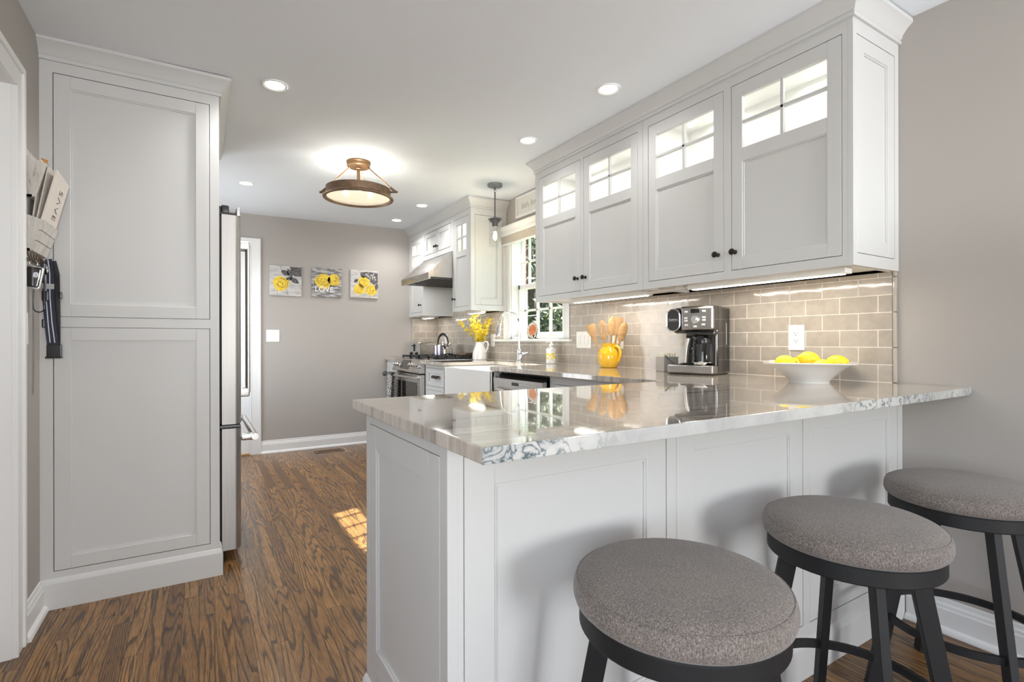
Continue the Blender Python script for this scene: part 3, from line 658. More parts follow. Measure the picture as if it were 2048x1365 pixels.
mb = MB(); mb.box(1.80, XW - 0.001, 5.275, YF - 0.001, ZB, ZT, 0.004); one(mb, 'countertop', M_stone, 'small piece of stone countertop in the corner left of the range', 'countertop', (2.1, 5.5, ZB))

# ------------------------------------------------------------------ base cabinets on the window wall
def pull(d, M, u, v, w=0.10):
    k = MB(M); pr = [(0.0, 0.012), (0.012, 0.012), (0.024, 0.004), (0.024, -0.012), (0.021, -0.012), (0.020, 0.0), (0.0, 0.006)]
    vs = []
    k.raw([(u - w / 2, v + q, p) for p, q in pr] + [(u + w / 2, v + q, p) for p, q in pr], [tuple(range(7)), tuple(range(7, 14))] + [(i, (i + 1) % 7, 7 + (i + 1) % 7, 7 + i) for i in range(7)])
    k.build('cup_pull', M_bronze, d)
XB = 1.80
MBs = face((XB, 0, 0), '-x')
bd = thing('base_cabinet', 'white three-drawer base cabinet between the range and the farmhouse sink', 'cabinet', (2.1, 4.22, 0))
mb = MB(MBs); frame_grid(mb, (-4.492, -3.975), (0.10, 0.915), [(-4.462, -4.012, 0.12, 0.885)]); mb.box(-4.462, -4.012, 0.685, 0.72, -0.02, 0); mb.box(-4.462, -4.012, 0.40, 0.43, -0.02, 0); mb.build('face_frame', M_paint, bd, False)
mb = MB(); mb.box(XB + 0.021, 2.44, 3.976, 4.492, 0.10, 0.915); mb.box(XB + 0.07, 2.44, 3.976, 4.492, 0, 0.10); mb.build('carcass', M_paint, bd, False)
for z0, z1 in ((0.7225, 0.8825), (0.4325, 0.6825), (0.1225, 0.3975)):
    mb = MB(MBs); shaker(mb, -4.459, -4.015, z0, z1, 0.04); d = mb.build('drawer', M_paint, bd); pull(d, MBs, -4.237, (z0 + z1) / 2 + 0.005, 0.13)
bs = thing('base_cabinet', 'white sink base cabinet below the farmhouse sink', 'cabinet', (2.1, 3.56, 0))
mb = MB(MBs); frame_grid(mb, (-3.973, -3.147), (0.10, 0.655), [(-3.94, -3.561, 0.13, 0.62), (-3.559, -3.18, 0.13, 0.62)]); mb.build('face_frame', M_paint, bs, False)
mb = MB(); mb.box(XB + 0.021, 2.44, 3.147, 3.973, 0.10, 0.655); mb.box(XB + 0.07, 2.44, 3.147, 3.973, 0, 0.10); mb.build('carcass', M_paint, bs, False)
for a, b2 in ((-3.9375, -3.5625), (-3.5575, -3.1825)):
    mb = MB(MBs); shaker(mb, a, b2, 0.1325, 0.6175); mb.build('door', M_paint, bs)
bc = thing('base_cabinet', 'white base cabinet between the dishwasher and the peninsula', 'cabinet', (2.1, 2.05, 0))
mb = MB(MBs); frame_grid(mb, (-2.512, -1.574), (0.10, 0.915), [(-2.47, -1.62, 0.12, 0.868)]); mb.box(-2.47, -1.62, 0.69, 0.72, -0.02, 0); mb.build('face_frame', M_paint, bc, False)
mb = MB(); mb.box(XB + 0.021, 2.44, 1.535, 2.512, 0.10, 0.915); mb.box(XB + 0.07, 2.44, 1.535, 2.512, 0, 0.10); mb.build('carcass', M_paint, bc, False)
mb = MB(MBs); shaker(mb, -2.4675, -1.6225, 0.7225, 0.8655, 0.04); d = mb.build('drawer', M_paint, bc); pull(d, MBs, -2.05, 0.79)
for a, b2, ks in ((-2.4675, -2.0475, 1), (-2.0425, -1.6225, 0)):
    mb = MB(MBs); shaker(mb, a, b2, 0.1225, 0.6875); d = mb.build('door', M_paint, bc); knob(d, MBs, b2 - 0.03 if ks else a + 0.03, 0.63)
bl = thing('base_cabinet', 'sliver of white base cabinet left of the range', 'cabinet', (2.1, 5.49, 0))
mb = MB(); mb.box(1.83, 2.44, 5.29, YF - 0.002, 0.10, 0.915); mb.box(1.90, 2.44, 5.29, YF - 0.002, 0, 0.10); mb.build('carcass', M_paint, bl, False)
mb = MB(face((1.83, 0, 0), '-x')); shaker(mb, -5.66, -5.32, 0.12, 0.89, 0.04); 
for v in mb.bm.verts: v.co.x -= 0.0201
mb.build('door', M_paint, bl)

# farmhouse sink
sk = thing('farmhouse_sink', 'white apron-front farmhouse sink under the window', 'sink', (2.0, 3.56, 0.66))
mb = MB(); x0, x1, y0, y1, z0, z1 = 1.752, 2.255, 3.150, 3.970, 0.662, 0.914
w = 0.022
mb.box(x0, x0 + 0.03, y0, y1, z0, z1, 0.008, 3); mb.box(x1 - w, x1, y0, y1, z0, z1, 0.004); mb.box(x0, x1, y0, y0 + w, z0, z1, 0.004); mb.box(x0, x1, y1 - w, y1, z0, z1, 0.004); mb.box(x0, x1, y0, y1, z0, z0 + w, 0.004)
mb.build('basin', M_white, sk)
mb = MB(); mb.lathe([(0.0, 0.0), (0.04, 0.0), (0.043, 0.003), (0.0, 0.004)], 24, (2.02, 3.56, z0 + w)); mb.build('drain', M_chrome, sk)

# faucet
fc = thing('faucet', 'tall chrome gooseneck kitchen faucet behind the sink', 'faucet', (2.315, 3.672, ZT))
mb = MB(); mb.lathe([(0, 0), (0.030, 0), (0.030, 0.006), (0.024, 0.012), (0.021, 0.03), (0.021, 0.085), (0.024, 0.09), (0.024, 0.10), (0.016, 0.112), (0, 0.113)], 24, (2.315, 3.672, ZT)); mb.build('base', M_chrome, fc)
arc = [(2.315, 3.672, ZT + 0.1), (2.315, 3.672, 1.25)] + [(2.222 + 0.093 * math.cos(a), 3.672, 1.28 + 0.093 * math.sin(a)) for a in [PI * k / 14 for k in range(0, 15)]] + [(2.122, 3.672, 1.262)]
mb = MB(); mb.tube(arc, 0.0105, 14); mb.build('spout', M_chrome, fc)
mb = MB(); mb.tube([(2.124, 3.672, 1.275), (2.121, 3.672, 1.262), (2.117, 3.672, 1.245), (2.108, 3.672, 1.190), (2.104, 3.672, 1.170), (2.103, 3.672, 1.160)], [0.012, 0.0155, 0.0165, 0.019, 0.023, 0.021], 16); mb.build('spray_head', M_chrome, fc)
mb = MB(); mb.cyl((2.315, 3.672, 1.018), (2.318, 3.628, 1.018), 0.015, 0.015); mb.tube([(2.318, 3.628, 1.018), (2.325, 3.61, 1.022), (2.333, 3.575, 1.028), (2.338, 3.555, 1.030)], [0.013, 0.010, 0.0075, 0.009], 12)
mb.tube([(2.318, 3.632, 1.016), (2.31, 3.64, 0.99), (2.305, 3.645, 0.972)], [0.008, 0.006, 0.004], 10); mb.build('lever', M_chrome, fc)

# dishwasher (door standing slightly ajar)
dw = thing('dishwasher', 'stainless dishwasher with its door slightly ajar right of the sink', 'dishwasher', (2.1, 2.83, 0))
mb = MB(); mb.box(1.83, 2.44, 2.522, 3.138, 0.10, 0.905); mb.box(1.88, 2.44, 2.522, 3.138, 0, 0.10); mb.build('tub', M_black, dw, False)
mb = MB(); mb.prism([(1.756, 0.872), (1.790, 0.875), (1.826, 0.14), (1.797, 0.13)], 2.530, 3.128, 'y'); d = mb.build('door', M_steel, dw, True, 20)
mb = MB(); mb.prism([(1.7575, 0.8725), (1.792, 0.8755), (1.826, 0.897), (1.800, 0.902)], 2.532, 3.10, 'y'); mb.build('control_strip', M_black, d, False)
mb = MB(); mb.box(1.7570, 1.762, 2.80, 2.885, 0.832, 0.853, M=None); mb.build('display', M_black, d, False)
hp = [(1.762, 3.085, 0.795)] + [(1.735 - 0.012 * math.sin(PI * k / 8), 3.06 - k * 0.0575, 0.795 - 0.006 * math.sin(PI * k / 8)) for k in range(9)] + [(1.762, 2.575, 0.795)]
mb = MB(); mb.tube(hp, 0.014, 12); mb.build('handle', M_steel, d)

# ------------------------------------------------------------------ range
rg = thing('range', 'stainless gas range with black grates in the far corner', 'stove', (2.1, 4.88, 0))
RY0, RY1 = 4.502, 5.268
mb = MB(); mb.box(1.80, 2.43, RY0, RY1, 0.03, 0.925); mb.build('body', M_black, rg, False)
mb = MB(); mb.box(1.80, 2.43, RY0 - 0.004, RY1 + 0.004, 0.925, 0.952, 0.004); mb.build('cooktop', M_steel, rg)
mb = MB(); mb.prism([(1.80, 0.950), (1.783, 0.946), (1.740, 0.838), (1.742, 0.826), (1.80, 0.826)], RY0, RY1, 'y'); cp = mb.build('control_panel', M_steel, rg, True, 20)
n = Vector((-(0.946 - 0.838), 0, -(1.740 - 1.783))).normalized(); n = Vector((-0.108, 0, 0.043)).normalized()
for y in (5.215, 5.155, 5.095, 4.765, 4.700, 4.635, 4.570):
    p = Vector((1.7615, y, 0.892)); mb = MB(); mb.tube([p, p + n * 0.006, p + n * 0.008, p + n * 0.030, p + n * 0.034], [0.024, 0.024, 0.019, 0.017, 0.013], 18); mb.build('knob', M_chrome, cp)
mb = MB(); p0, p1 = (1.7805, 0.939), (1.7455, 0.852); mb.prism([p0, p1, (p1[0] - 0.0025, p1[1] + 0.001), (p0[0] - 0.0025, p0[1] + 0.001)], 4.81, 5.05, 'y'); mb.build('display', M_gloss, cp, False)
mb = MB(); mb.box(1.752, 1.80, RY0 + 0.002, RY1 - 0.002, 0.20, 0.812, 0.004); od = mb.build('oven_door', M_steel, rg)
mb = MB(); mb.box(1.7495, 1.753, RY0 + 0.085, RY1 - 0.085, 0.33, 0.735, 0.001, 1); mb.build('oven_window', M_gloss, od, False)
mb = MB(); mb.tube([(1.695, RY0 + 0.03, 0.785), (1.695, RY1 - 0.03, 0.785)], 0.0125, 14)
for y in (RY0 + 0.055, RY1 - 0.055): mb.box(1.69, 1.755, y - 0.018, y + 0.018, 0.770, 0.800, 0.005)
mb.build('handle', M_steel, od)
mb = MB(); mb.box(1.755, 1.80, RY0 + 0.002, RY1 - 0.002, 0.05, 0.19, 0.004); mb.build('warming_drawer', M_steel, rg)
for gy in (RY0 + 0.03, RY0 + 0.27, RY0 + 0.51):
    mb = MB(); y0, y1 = gy, gy + 0.225; x0, x1 = 1.84, 2.40; z0, z1 = 0.966, 0.984; q = 0.012
    for y in (y0, y1 - q, (y0 + y1) / 2 - q / 2): mb.box(x0, x1, y, y + q, z0, z1)
    for k in range(7): x = x0 + k * (x1 - x0 - q) / 6; mb.box(x, x + q, y0, y1, z0, z1)
    for x in (x0, x1 - q):
        for y in (y0, y1 - q): mb.box(x, x + q, y, y + q, 0.952, z0)
    g = mb.build('grate', M_iron, rg, False)
for x, y in ((1.99, 4.65), (2.27, 4.65), (2.13, 4.885), (1.99, 5.12), (2.27, 5.12)):
    mb = MB(); mb.lathe([(0, 0), (0.045, 0), (0.045, 0.008), (0.03, 0.010), (0.03, 0.013), (0, 0.014)], 20, (x, y, 0.952)); mb.build('burner', M_iron, rg)
# towel on the oven handle
mb = MB(); random.seed(3)
def cloth(xo, y0, y1, z0, z1, nx=12, nz=16, amp=0.006, th=0.004, ph=0):
    vs, fs = [], []
    for s in (0, 1):
        for j in range(nz + 1):
            for i in range(nx + 1):
                y = y0 + (y1 - y0) * i / nx; z = z1 + (z0 - z1) * j / nz
                sq = 1 - 0.25 * (1 - j / nz)
                vs.append((xo + amp * math.sin(i * 1.35 + ph) * (0.35 + 0.65 * j / nz) + s * th, (y0 + y1) / 2 + (y - (y0 + y1) / 2) * sq, z))
    k = (nx + 1) * (nz + 1)
    for s in (0, 1):
        for j in range(nz):
            for i in range(nx): a = s * k + j * (nx + 1) + i; fs.append((a, a + 1, a + nx + 2, a + nx + 1))
    for j in range(nz):
        for i in (0, nx): a = j * (nx + 1) + i; fs.append((a, a + nx + 1, a + nx + 1 + k, a + k))
    for i in range(nx):
        for j in (0, nz): a = j * (nx + 1) + i; fs.append((a, a + 1, a + 1 + k, a + k))
    return vs, fs
m, nt, b = newmat('black_white_print')
vo = tex(nt, 'ShaderNodeTexNoise', 110); vo.inputs['Detail'].default_value = 1
nt.links.new(ramp(nt, vo.outputs[0], [(0.46, (0.02, 0.02, 0.02)), (0.52, (0.62, 0.60, 0.57))]), b.inputs['Base Color']); b.inputs['Roughness'].default_value = 0.9
tw = thing('dish_towel', 'black and white patterned dish towel hanging from the oven handle', 'towel', (1.68, 5.2, 0.4))
v, f = cloth(1.668, 5.095, 5.225, 0.43, 0.79); mb = MB().raw(v, f); v, f = cloth(1.715, 5.10, 5.22, 0.52, 0.79, ph=1); mb.raw(v, f); mb.build('towel', m, tw)
mb = MB(); mb.tube([(1.672, 5.16, 0.785), (1.680, 5.16, 0.806), (1.697, 5.16, 0.811), (1.712, 5.16, 0.803), (1.718, 5.16, 0.785)], 1, sec=[(-0.004, -0.055), (0.006, -0.055), (0.006, 0.055), (-0.004, 0.055)]); mb.tube([(1.663, 5.24, 0.80), (1.66, 5.27, 0.79), (1.658, 5.30, 0.775)], [0.02, 0.026, 0.012], 12); mb.build('top_loop', mat('charcoal_cloth', (0.09, 0.09, 0.09), 0.9), tw)

# ------------------------------------------------------------------ ceiling lights
def downlight(x, y, label, e):
    z = zc(x); t = thing('recessed_light', label, 'ceiling light', (x, y, z), 'recessed ceiling lights')
    mb = MB(); mb.lathe([(0.060, -0.0005), (0.060, -0.005), (0.056, -0.008), (0.046, -0.005), (0.044, -0.0025)], 32, (x, y, z)); mb.build('trim_ring', M_trim, t)
    mb = MB(); mb.lathe([(0.0, -0.0035), (0.0445, -0.0035)], 32, (x, y, z)); mb.build('lens', M_lens, t)
    lamp('recessed_light_glow', 'SPOT', (x, y, z - 0.02), e, (1.0, 0.985, 0.965), (x, y, 0), spot_size=math.radians(150), spot_blend=0.9, shadow_soft_size=0.045)
DLE = 26
downlight(0.325, 2.78, 'recessed ceiling light closest to the tall white cabinet', 34)
downlight(1.794, 1.985, 'recessed ceiling light closest to the camera on the window side', 7)
downlight(1.807, 2.76, 'recessed ceiling light to the upper left of the near upper cabinets', 8)
downlight(0.326, 4.61, 'recessed ceiling light above the refrigerator side, left of the bronze lamp', 36)
downlight(1.809, 4.60, 'recessed ceiling light just in front of the hood cabinets', 13)
downlight(1.797, 5.29, 'recessed ceiling light in the far corner nearest the rose pictures', 22)

# semi-flush bronze lamp
lx, ly = 0.975, 3.69; lz = zc(lx)
sl = thing('ceiling_lamp', 'round bronze semi-flush ceiling lamp with frosted glass bowl', 'ceiling lamp', (lx, ly, lz))
mb = MB(); mb.lathe([(0, 0), (0.083, 0), (0.083, -0.012), (0.078, -0.016), (0.080, -0.020), (0.080, -0.034), (0.074, -0.040), (0, -0.040)], 36, (lx, ly, lz)); mb.build('canopy', M_brass, sl)
mb = MB(); mb.cyl((lx, ly, lz - 0.04), (lx, ly, 2.19), 0.011); mb.lathe([(0.016, -0.040), (0.016, -0.048), (0.011, -0.052)], 18, (lx, ly, lz)); mb.build('stem', M_brass, sl)
M_bz = mat('aged_bronze', (0.27, 0.185, 0.125), 0.5, 0.85, noise=((40, 40, 40), (0.20, 0.135, 0.09), 0.3, 0.7))
mb = MB(); zr = 2.150
mb.lathe([(0.222, 0.060), (0.222, 0.012), (0.236, 0.004), (0.244, -0.004), (0.240, -0.012), (0.224, -0.014), (0.218, -0.006), (0.216, 0.0), (0.216, 0.060), (0.222, 0.060)], 64, (lx, ly, zr)); mb.build('ring', M_bz, sl)
m, nt, b = newmat('frosted_lamp_glass'); b.inputs['Base Color'].default_value = (0.85, 0.82, 0.76, 1); b.inputs['Roughness'].default_value = 0.5
b.inputs['Transmission Weight'].default_value = 0.75; b.inputs['IOR'].default_value = 1.02
b.inputs['Emission Color'].default_value = (1.0, 0.86, 0.66, 1); b.inputs['Emission Strength'].default_value = 0.28
mb = MB(); mb.lathe([(0.219, 0.0), (0.18, -0.007), (0.12, -0.012), (0.06, -0.0145), (0.0, -0.0155)], 48, (lx, ly, zr)); mb.lathe([(0.219, 0.002), (0.18, -0.005), (0.12, -0.010), (0.06, -0.0125), (0.0, -0.0135)], 48, (lx, ly, zr)); mb.build('glass_bowl', m, sl)
for k in range(4):
    a = math.radians(62 + 90 * k); cx_, sx_ = math.cos(a), math.sin(a)
    if k == 3: continue
    a = math.radians((211.4, 31.4, 121.4)[k] - 31.4 - 31.4 + 31.4); 
    a = (math.radians(-31.4), math.radians(148.6), math.radians(58.6))[k]; cx_, sx_ = math.cos(a), math.sin(a)
    mb = MB(); mb.cyl((lx + 0.066 * cx_, ly + 0.066 * sx_, lz - 0.038), (lx + 0.236 * cx_, ly + 0.236 * sx_, 2.213), 0.0042, n=10); r = mb.build('arm_rod', M_brass, sl)
    mb = MB(); mb.cyl((lx + 0.225 * cx_, ly + 0.225 * sx_, 2.222), (lx + 0.262 * cx_, ly + 0.262 * sx_, 2.192), 0.009, n=12); mb.cyl((lx + 0.215 * cx_, ly + 0.215 * sx_, 2.188), (lx + 0.27 * cx_, ly + 0.27 * sx_, 2.189), 0.007, n=12); mb.ball((lx + 0.272 * cx_, ly + 0.272 * sx_, 2.189), 0.009, 12); mb.build('clevis', M_bz, r)
M_bulb = mat('lamp_bulb', (1, 1, 1), 0.4, emit=(1.0, 0.84, 0.6), estr=9)
for k in range(3):
    a = math.radians(20 + 120 * k); p = (lx + 0.10 * math.cos(a), ly + 0.10 * math.sin(a), zr + 0.028)
    mb = MB(); mb.ball(p, 0.016, 12); mb.build('bulb', M_bulb, sl)
    lamp('ceiling_lamp_glow', 'POINT', (p[0], p[1], zr + 0.05), 1.5, (1.0, 0.93, 0.83), shadow_soft_size=0.012)

# pendant over the sink
px_, py_ = 2.088, 3.686; pz = zc(px_)
pd = thing('pendant_lamp', 'small pendant lamp with clear glass cylinder over the sink', 'pendant lamp', (px_, py_, pz))
M_gun = mat('gunmetal', (0.13, 0.13, 0.135), 0.35, 0.9)
mb = MB(); mb.lathe([(0, 0), (0.062, 0), (0.062, -0.018), (0.056, -0.022), (0, -0.022)], 32, (px_, py_, pz)); mb.build('canopy', mat('slate_grey_metal', (0.22, 0.23, 0.24), 0.4, 0.6), pd)
mb = MB()
for k, zz in enumerate((0.034, 0.056)): mb.tube([(px_ + (0.008 * math.cos(q) if k % 2 else 0), py_ + (0 if k % 2 else 0.008 * math.cos(q)), pz - zz + 0.015 * math.sin(q)) for q in [2 * PI * i / 14 for i in range(14)]], 0.0022, 8, closed=True)
mb.build('chain_link', M_gun, pd)
mb = MB(); mb.cyl((px_, py_, pz - 0.065), (px_, py_, 2.145), 0.0055, n=12); mb.build('rod', M_gun, pd)
mb = MB(); mb.lathe([(0, 0.018), (0.010, 0.018), (0.012, 0.004), (0.055, 0.002), (0.055, -0.004), (0.040, -0.006), (0.040, -0.022), (0.024, -0.024), (0.024, -0.062), (0.0, -0.062)], 32, (px_, py_, 2.130)); mb.build('socket_cap', M_gun, pd)
mb = MB(); mb.lathe([(0.044, -0.004), (0.047, -0.010), (0.047, -0.235)], 36, (px_, py_, 2.130)); mb.lathe([(0.045, -0.235), (0.045, -0.010), (0.042, -0.006)], 36, (px_, py_, 2.130)); mb.build('glass_cylinder', M_glass, pd)
mb = MB(); mb.lathe([(0.012, -0.062), (0.013, -0.078), (0.028, -0.115), (0.030, -0.14), (0.022, -0.172), (0.0, -0.186)], 24, (px_, py_, 2.130)); mb.build('bulb', M_glass, pd)
mb = MB(); mb.tube([(px_ + 0.012 * math.cos(q * 1.9), py_ + 0.012 * math.sin(q * 1.9), 2.130 - 0.10 - 0.0045 * q) for q in range(12)], 0.0028, 8); mb.build('filament', mat('filament', (1, 1, 1), 0.4, emit=(1.0, 0.78, 0.5), estr=60), pd)
lamp('pendant_glow', 'POINT', (px_, py_, 2.0), 3.0, (1.0, 0.8, 0.55), shadow_soft_size=0.02)

# ------------------------------------------------------------------ window dressing
ty = 3.62
rs = thing('roman_shade', 'raised greige fabric shade under a white wooden cornice at the window top', 'window shade', (XW - 0.02, 3.66, 2.01))
mb = MB(); mb.moulding([(XW - 0.001, 3.10), (XW - 0.06, 3.10), (XW - 0.06, 4.20), (XW - 0.001, 4.20)], [(0, 2.085), (0.008, 2.085), (0.008, 2.11), (0.003, 2.115), (0.003, 2.135), (0.010, 2.142), (0.018, 2.158), (0.018, 2.172), (-0.03, 2.172), (-0.03, 2.085)]); mb.box(XW - 0.06, XW - 0.001, 3.10, 4.20, 2.150, 2.170); mb.build('cornice', M_trim, rs)
mb = MB(); mb.box(XW - 0.052, XW - 0.030, 3.11, 4.195, 2.018, 2.10, 0.005); mb.box(XW - 0.048, XW - 0.026, 3.11, 4.195, 2.032, 2.10, 0.005); mb.build('fabric_fold', mat('shade_linen', (0.46, 0.42, 0.37), 0.9, noise=((400, 60, 60), (0.40, 0.365, 0.32), 0.3, 0.7)), rs)
mb = MB(); mb.box(XW - 0.053, XW - 0.024, 3.11, 4.195, 2.006, 2.019, 0.003); mb.build('bottom_hem', M_trim, rs)
sg = thing('framed_sign', 'white framed handwritten sign high on the wall above the window', 'sign', (XW, 3.5, 2.22))
Ms = face((XW - 0.003, 3.918, 2.222), '-x')        # u from far edge toward the camera
mb = MB(Ms)
for a in ((0, 0.80, 0, 0.022), (0, 0.80, 0.168, 0.19), (0, 0.022, 0.022, 0.168), (0.778, 0.80, 0.022, 0.168)): mb.box(*a, 0, 0.022, 0.003)
mb.build('frame', M_trim, sg)
mb = MB(Ms); mb.box(0.02, 0.78, 0.02, 0.17, 0.004, 0.010); mb.build('board', mat('sign_board', (0.66, 0.65, 0.62), 0.7), sg, False)
text('lettering', 'faith, family, friends', 0.075, Ms @ Matrix.Translation((0.075, 0.095, 0.0105)), mat('grey_ink', (0.16, 0.16, 0.16), 0.8), sg, 0.0003, 0.35, 0.92, 'LEFT', 0.0014)

# plate on a stand on the window stool
ps = thing('plate_stand', 'small dark metal easel on the window ledge holding the plate', 'plate stand', (2.44, 3.64, 1.142))
mb = MB(); zs = 1.142
for y in (3.60, 3.68): mb.tube([(2.425, y, zs + 0.004), (2.432, y, zs + 0.012), (2.445, y, zs + 0.05), (2.455, y, zs + 0.09)], 0.004, 8); mb.tube([(2.432, y, zs + 0.013), (2.415, y, zs + 0.010), (2.410, y, zs + 0.028), (2.416, y, zs + 0.034)], 0.0055, 8); mb.tube([(2.425, y, zs + 0.004), (2.43, y, zs + 0.0045), (2.478, y, zs + 0.0045)], 0.004, 8)
mb.tube([(2.446, 3.60, zs + 0.055), (2.446, 3.68, zs + 0.055)], 0.004, 8); mb.build('easel', M_bronze, ps)
pl = thing('decorative_plate', 'small oval plate with orange centre and patterned rim on the window ledge', 'plate', (2.435, 3.64, 1.155))
Mt = Matrix.Translation((2.427, 3.64, zs + 0.078)) @ Matrix.Rotation(math.radians(-78), 4, 'Y') @ Matrix.Rotation(math.radians(16), 4, 'X')
mb = MB(Mt); mb.lathe([(0.0, -0.004), (0.040, -0.004), (0.062, 0.003), (0.064, 0.006), (0.060, 0.006), (0.042, 0.000), (0.0, 0.0)], 36, shape=lambda a, r, z: 1.0 + 0.07 * math.cos(2 * a)); 
m, nt, b = newmat('plate_rim_pattern'); vo = tex(nt, 'ShaderNodeTexVoronoi', 150); nt.links.new(ramp(nt, vo.outputs['Distance'], [(0.25, (0.10, 0.08, 0.07)), (0.45, (0.62, 0.56, 0.48))]), b.inputs['Base Color']); b.inputs['Roughness'].default_value = 0.25
mb.build('rim', m, pl)
mb = MB(Mt); mb.lathe([(0, 0.0005), (0.041, 0.0005), (0.043, 0.0012), (0.0, 0.0022)], 36, shape=lambda a, r, z: 1.0 + 0.07 * math.cos(2 * a)); mb.build('centre', mat('orange_glaze', (0.62, 0.20, 0.06), 0.3, noise=((30, 30, 30), (0.48, 0.13, 0.035), 0.35, 0.65)), pl)

# ------------------------------------------------------------------ switches and outlets
def plate(name, label, O, facing, w, h, gangs, kind, group=None):
    t = thing(name, label, 'light switch' if kind == 's' else 'outlet', O, group); M = face(O, facing)
    mb = MB(M); mb.box(-w / 2, w / 2, -h / 2, h / 2, 0, 0.006, 0.0025); mb.build('cover_plate', M_plate, t)
    for k in range(gangs):
        u = (k - (gangs - 1) / 2) * 0.046
        mb = MB(M); mb.box(u - 0.0165, u + 0.0165, -0.033, 0.033, 0.0055, 0.0078, 0.001, 1)
        if kind == 's': mb.box(u - 0.014, u + 0.014, -0.030, 0.030, 0.007, 0.0105, 0.002); mb.build('rocker', M_plate, t)
        else:
            o = mb.build('receptacle', M_plate, t); mb = MB(M)
            for v in (-0.017, 0.017):
                mb.box(u - 0.0075, u - 0.005, v, v + 0.009, 0.0075, 0.0081); mb.box(u + 0.005, u + 0.0075, v, v + 0.008, 0.0075, 0.0081); mb.cyl((0, 0, 0), (0, 0, 0.0001), 0.0001) if False else None
                mb.lathe([(0, 0.0081), (0.0025, 0.0081), (0.0025, 0.0075)], 10, (u, v - 0.005, 0))
            mb.build('slots', M_dark, o, False)
    return t
plate('wall_outlet', 'white outlet on the tiles behind the lemon bowl', (2.4405, 1.386, 1.137), '-x', 0.076, 0.120, 1, 'o')
plate('light_switch', 'white three-gang switch plate on the tiles left of the yellow jug', (2.4405, 2.972, 1.133), '-x', 0.168, 0.124, 3, 's')
plate('wall_outlet', 'white outlet on the tiles partly hidden behind the wooden utensils', (2.4405, 2.612, 1.133), '-x', 0.118, 0.124, 2, 'o')
plate('wall_outlet', 'white outlet on the tiles between the forsythia and the faucet', (2.4405, 4.348, 1.135), '-x', 0.076, 0.120, 1, 'o')
plate('wall_outlet', 'white outlet on the tiles behind the kettle', (2.4405, 5.452, 1.148), '-x', 0.076, 0.120, 1, 'o')
plate('light_switch', 'white two-gang switch on the far wall below the leftmost rose picture', (0.643, YF - 0.0005, 1.185), '-y', 0.122, 0.122, 2, 's')
plate('light_switch', 'white switch on the left wall just below the hanging keys', (XL + 0.0005, 2.618, 1.175), '+x', 0.076, 0.122, 1, 's')
# floor register
vr = thing('floor_register', 'small brown metal floor vent by the far baseboard', 'floor vent', (1.15, 5.50, 0))
mb = MB(); mb.box(1.005, 1.29, 5.425, 5.555, 0.0, 0.005, 0.002); mb.build('frame', mat('register_brown', (0.16, 0.10, 0.055), 0.5, 0.3), vr)
mb = MB(); 
for k in range(18): mb.box(1.035 + k * 0.0125, 1.0415 + k * 0.0125, 5.455, 5.525, 0.0048, 0.0058)
mb.build('slots', M_dark, vr, False)

# ------------------------------------------------------------------ rose canvases
M_petal = mat('painted_yellow', (0.78, 0.58, 0.055), 0.7, noise=((40, 40, 40), (0.66, 0.42, 0.03), 0.4, 0.7))
M_petal2 = mat('painted_petal_line', (0.34, 0.21, 0.05), 0.7)
M_leafp = mat('painted_dark_leaf', (0.06, 0.055, 0.055), 0.7, noise=((60, 60, 60), (0.16, 0.15, 0.15), 0.4, 0.7))
m, nt, b = newmat('painted_grey_boards')
n = tex(nt, 'ShaderNodeTexNoise', (12, 12, 40)); n.inputs['Detail'].default_value = 5
nt.links.new(ramp(nt, n.outputs[0], [(0.3, (0.36, 0.345, 0.335)), (0.7, (0.60, 0.575, 0.56))]), b.inputs['Base Color']); b.inputs['Roughness'].default_value = 0.75
m2, nt, b = newmat('painted_dark_boards')
n = tex(nt, 'ShaderNodeTexNoise', vec=coords(nt, (14, 14, 70), rot=(0, 0.9, 0))); n.inputs['Detail'].default_value = 5
nt.links.new(ramp(nt, n.outputs[0], [(0.35, (0.10, 0.095, 0.10)), (0.55, (0.34, 0.325, 0.32)), (0.7, (0.62, 0.60, 0.59))]), b.inputs['Base Color']); b.inputs['Roughness'].default_value = 0.75
def blob(mb, u, v, r, w, n=20, wob=0.10, seed=0, sx=1, sy=1):
    rr = random.Random(seed); ph = [rr.uniform(0, 6.28) for _ in range(3)]
    P = []
    for k in range(n):
        a = 2 * PI * k / n; q = r * (1 + wob * math.sin(3 * a + ph[0]) + wob * 0.6 * math.sin(5 * a + ph[1]))
        P.append((u + sx * q * math.cos(a), v + sy * q * math.sin(a)))
    mb.prism(P, w, w + 0.0006, 'z')
def rose(t, M, u, v, r, sd):
    mb = MB(M); rr = random.Random(sd); blob(mb, u, v, r, 0.0202, 26, 0.06, sd)
    mb.build('painted_rose', M_petal, t, False)
    mb = MB(M)
    for k in range(11):
        q = r * (0.14 + 0.075 * k); a0 = rr.uniform(0, 6.28); pts = []
        for i in range(8): a = a0 + i * 0.22; pts.append((u + q * math.cos(a) * 0.95, v + q * math.sin(a) * 0.9, 0.0209))
        mb.tube(pts, [r * 0.012 + r * 0.028 * math.sin(PI * i / 7) for i in range(8)], 6)
    mb.build('petal_lines', M_petal2, t, False)
def leaf(mb, u, v, l, w, ang, z=0.0203):
    P = []
    for k in range(14):
        s_ = k / 7 if k <= 7 else (14 - k) / 7; x = (s_ - 0.5) * l; y = (w / 2) * math.sin(PI * s_) * (1 if k <= 7 else -1)
        P.append((u + x * math.cos(ang) - y * math.sin(ang), v + x * math.sin(ang) + y * math.cos(ang)))
    mb.prism(P, z, z + 0.0005, 'z')
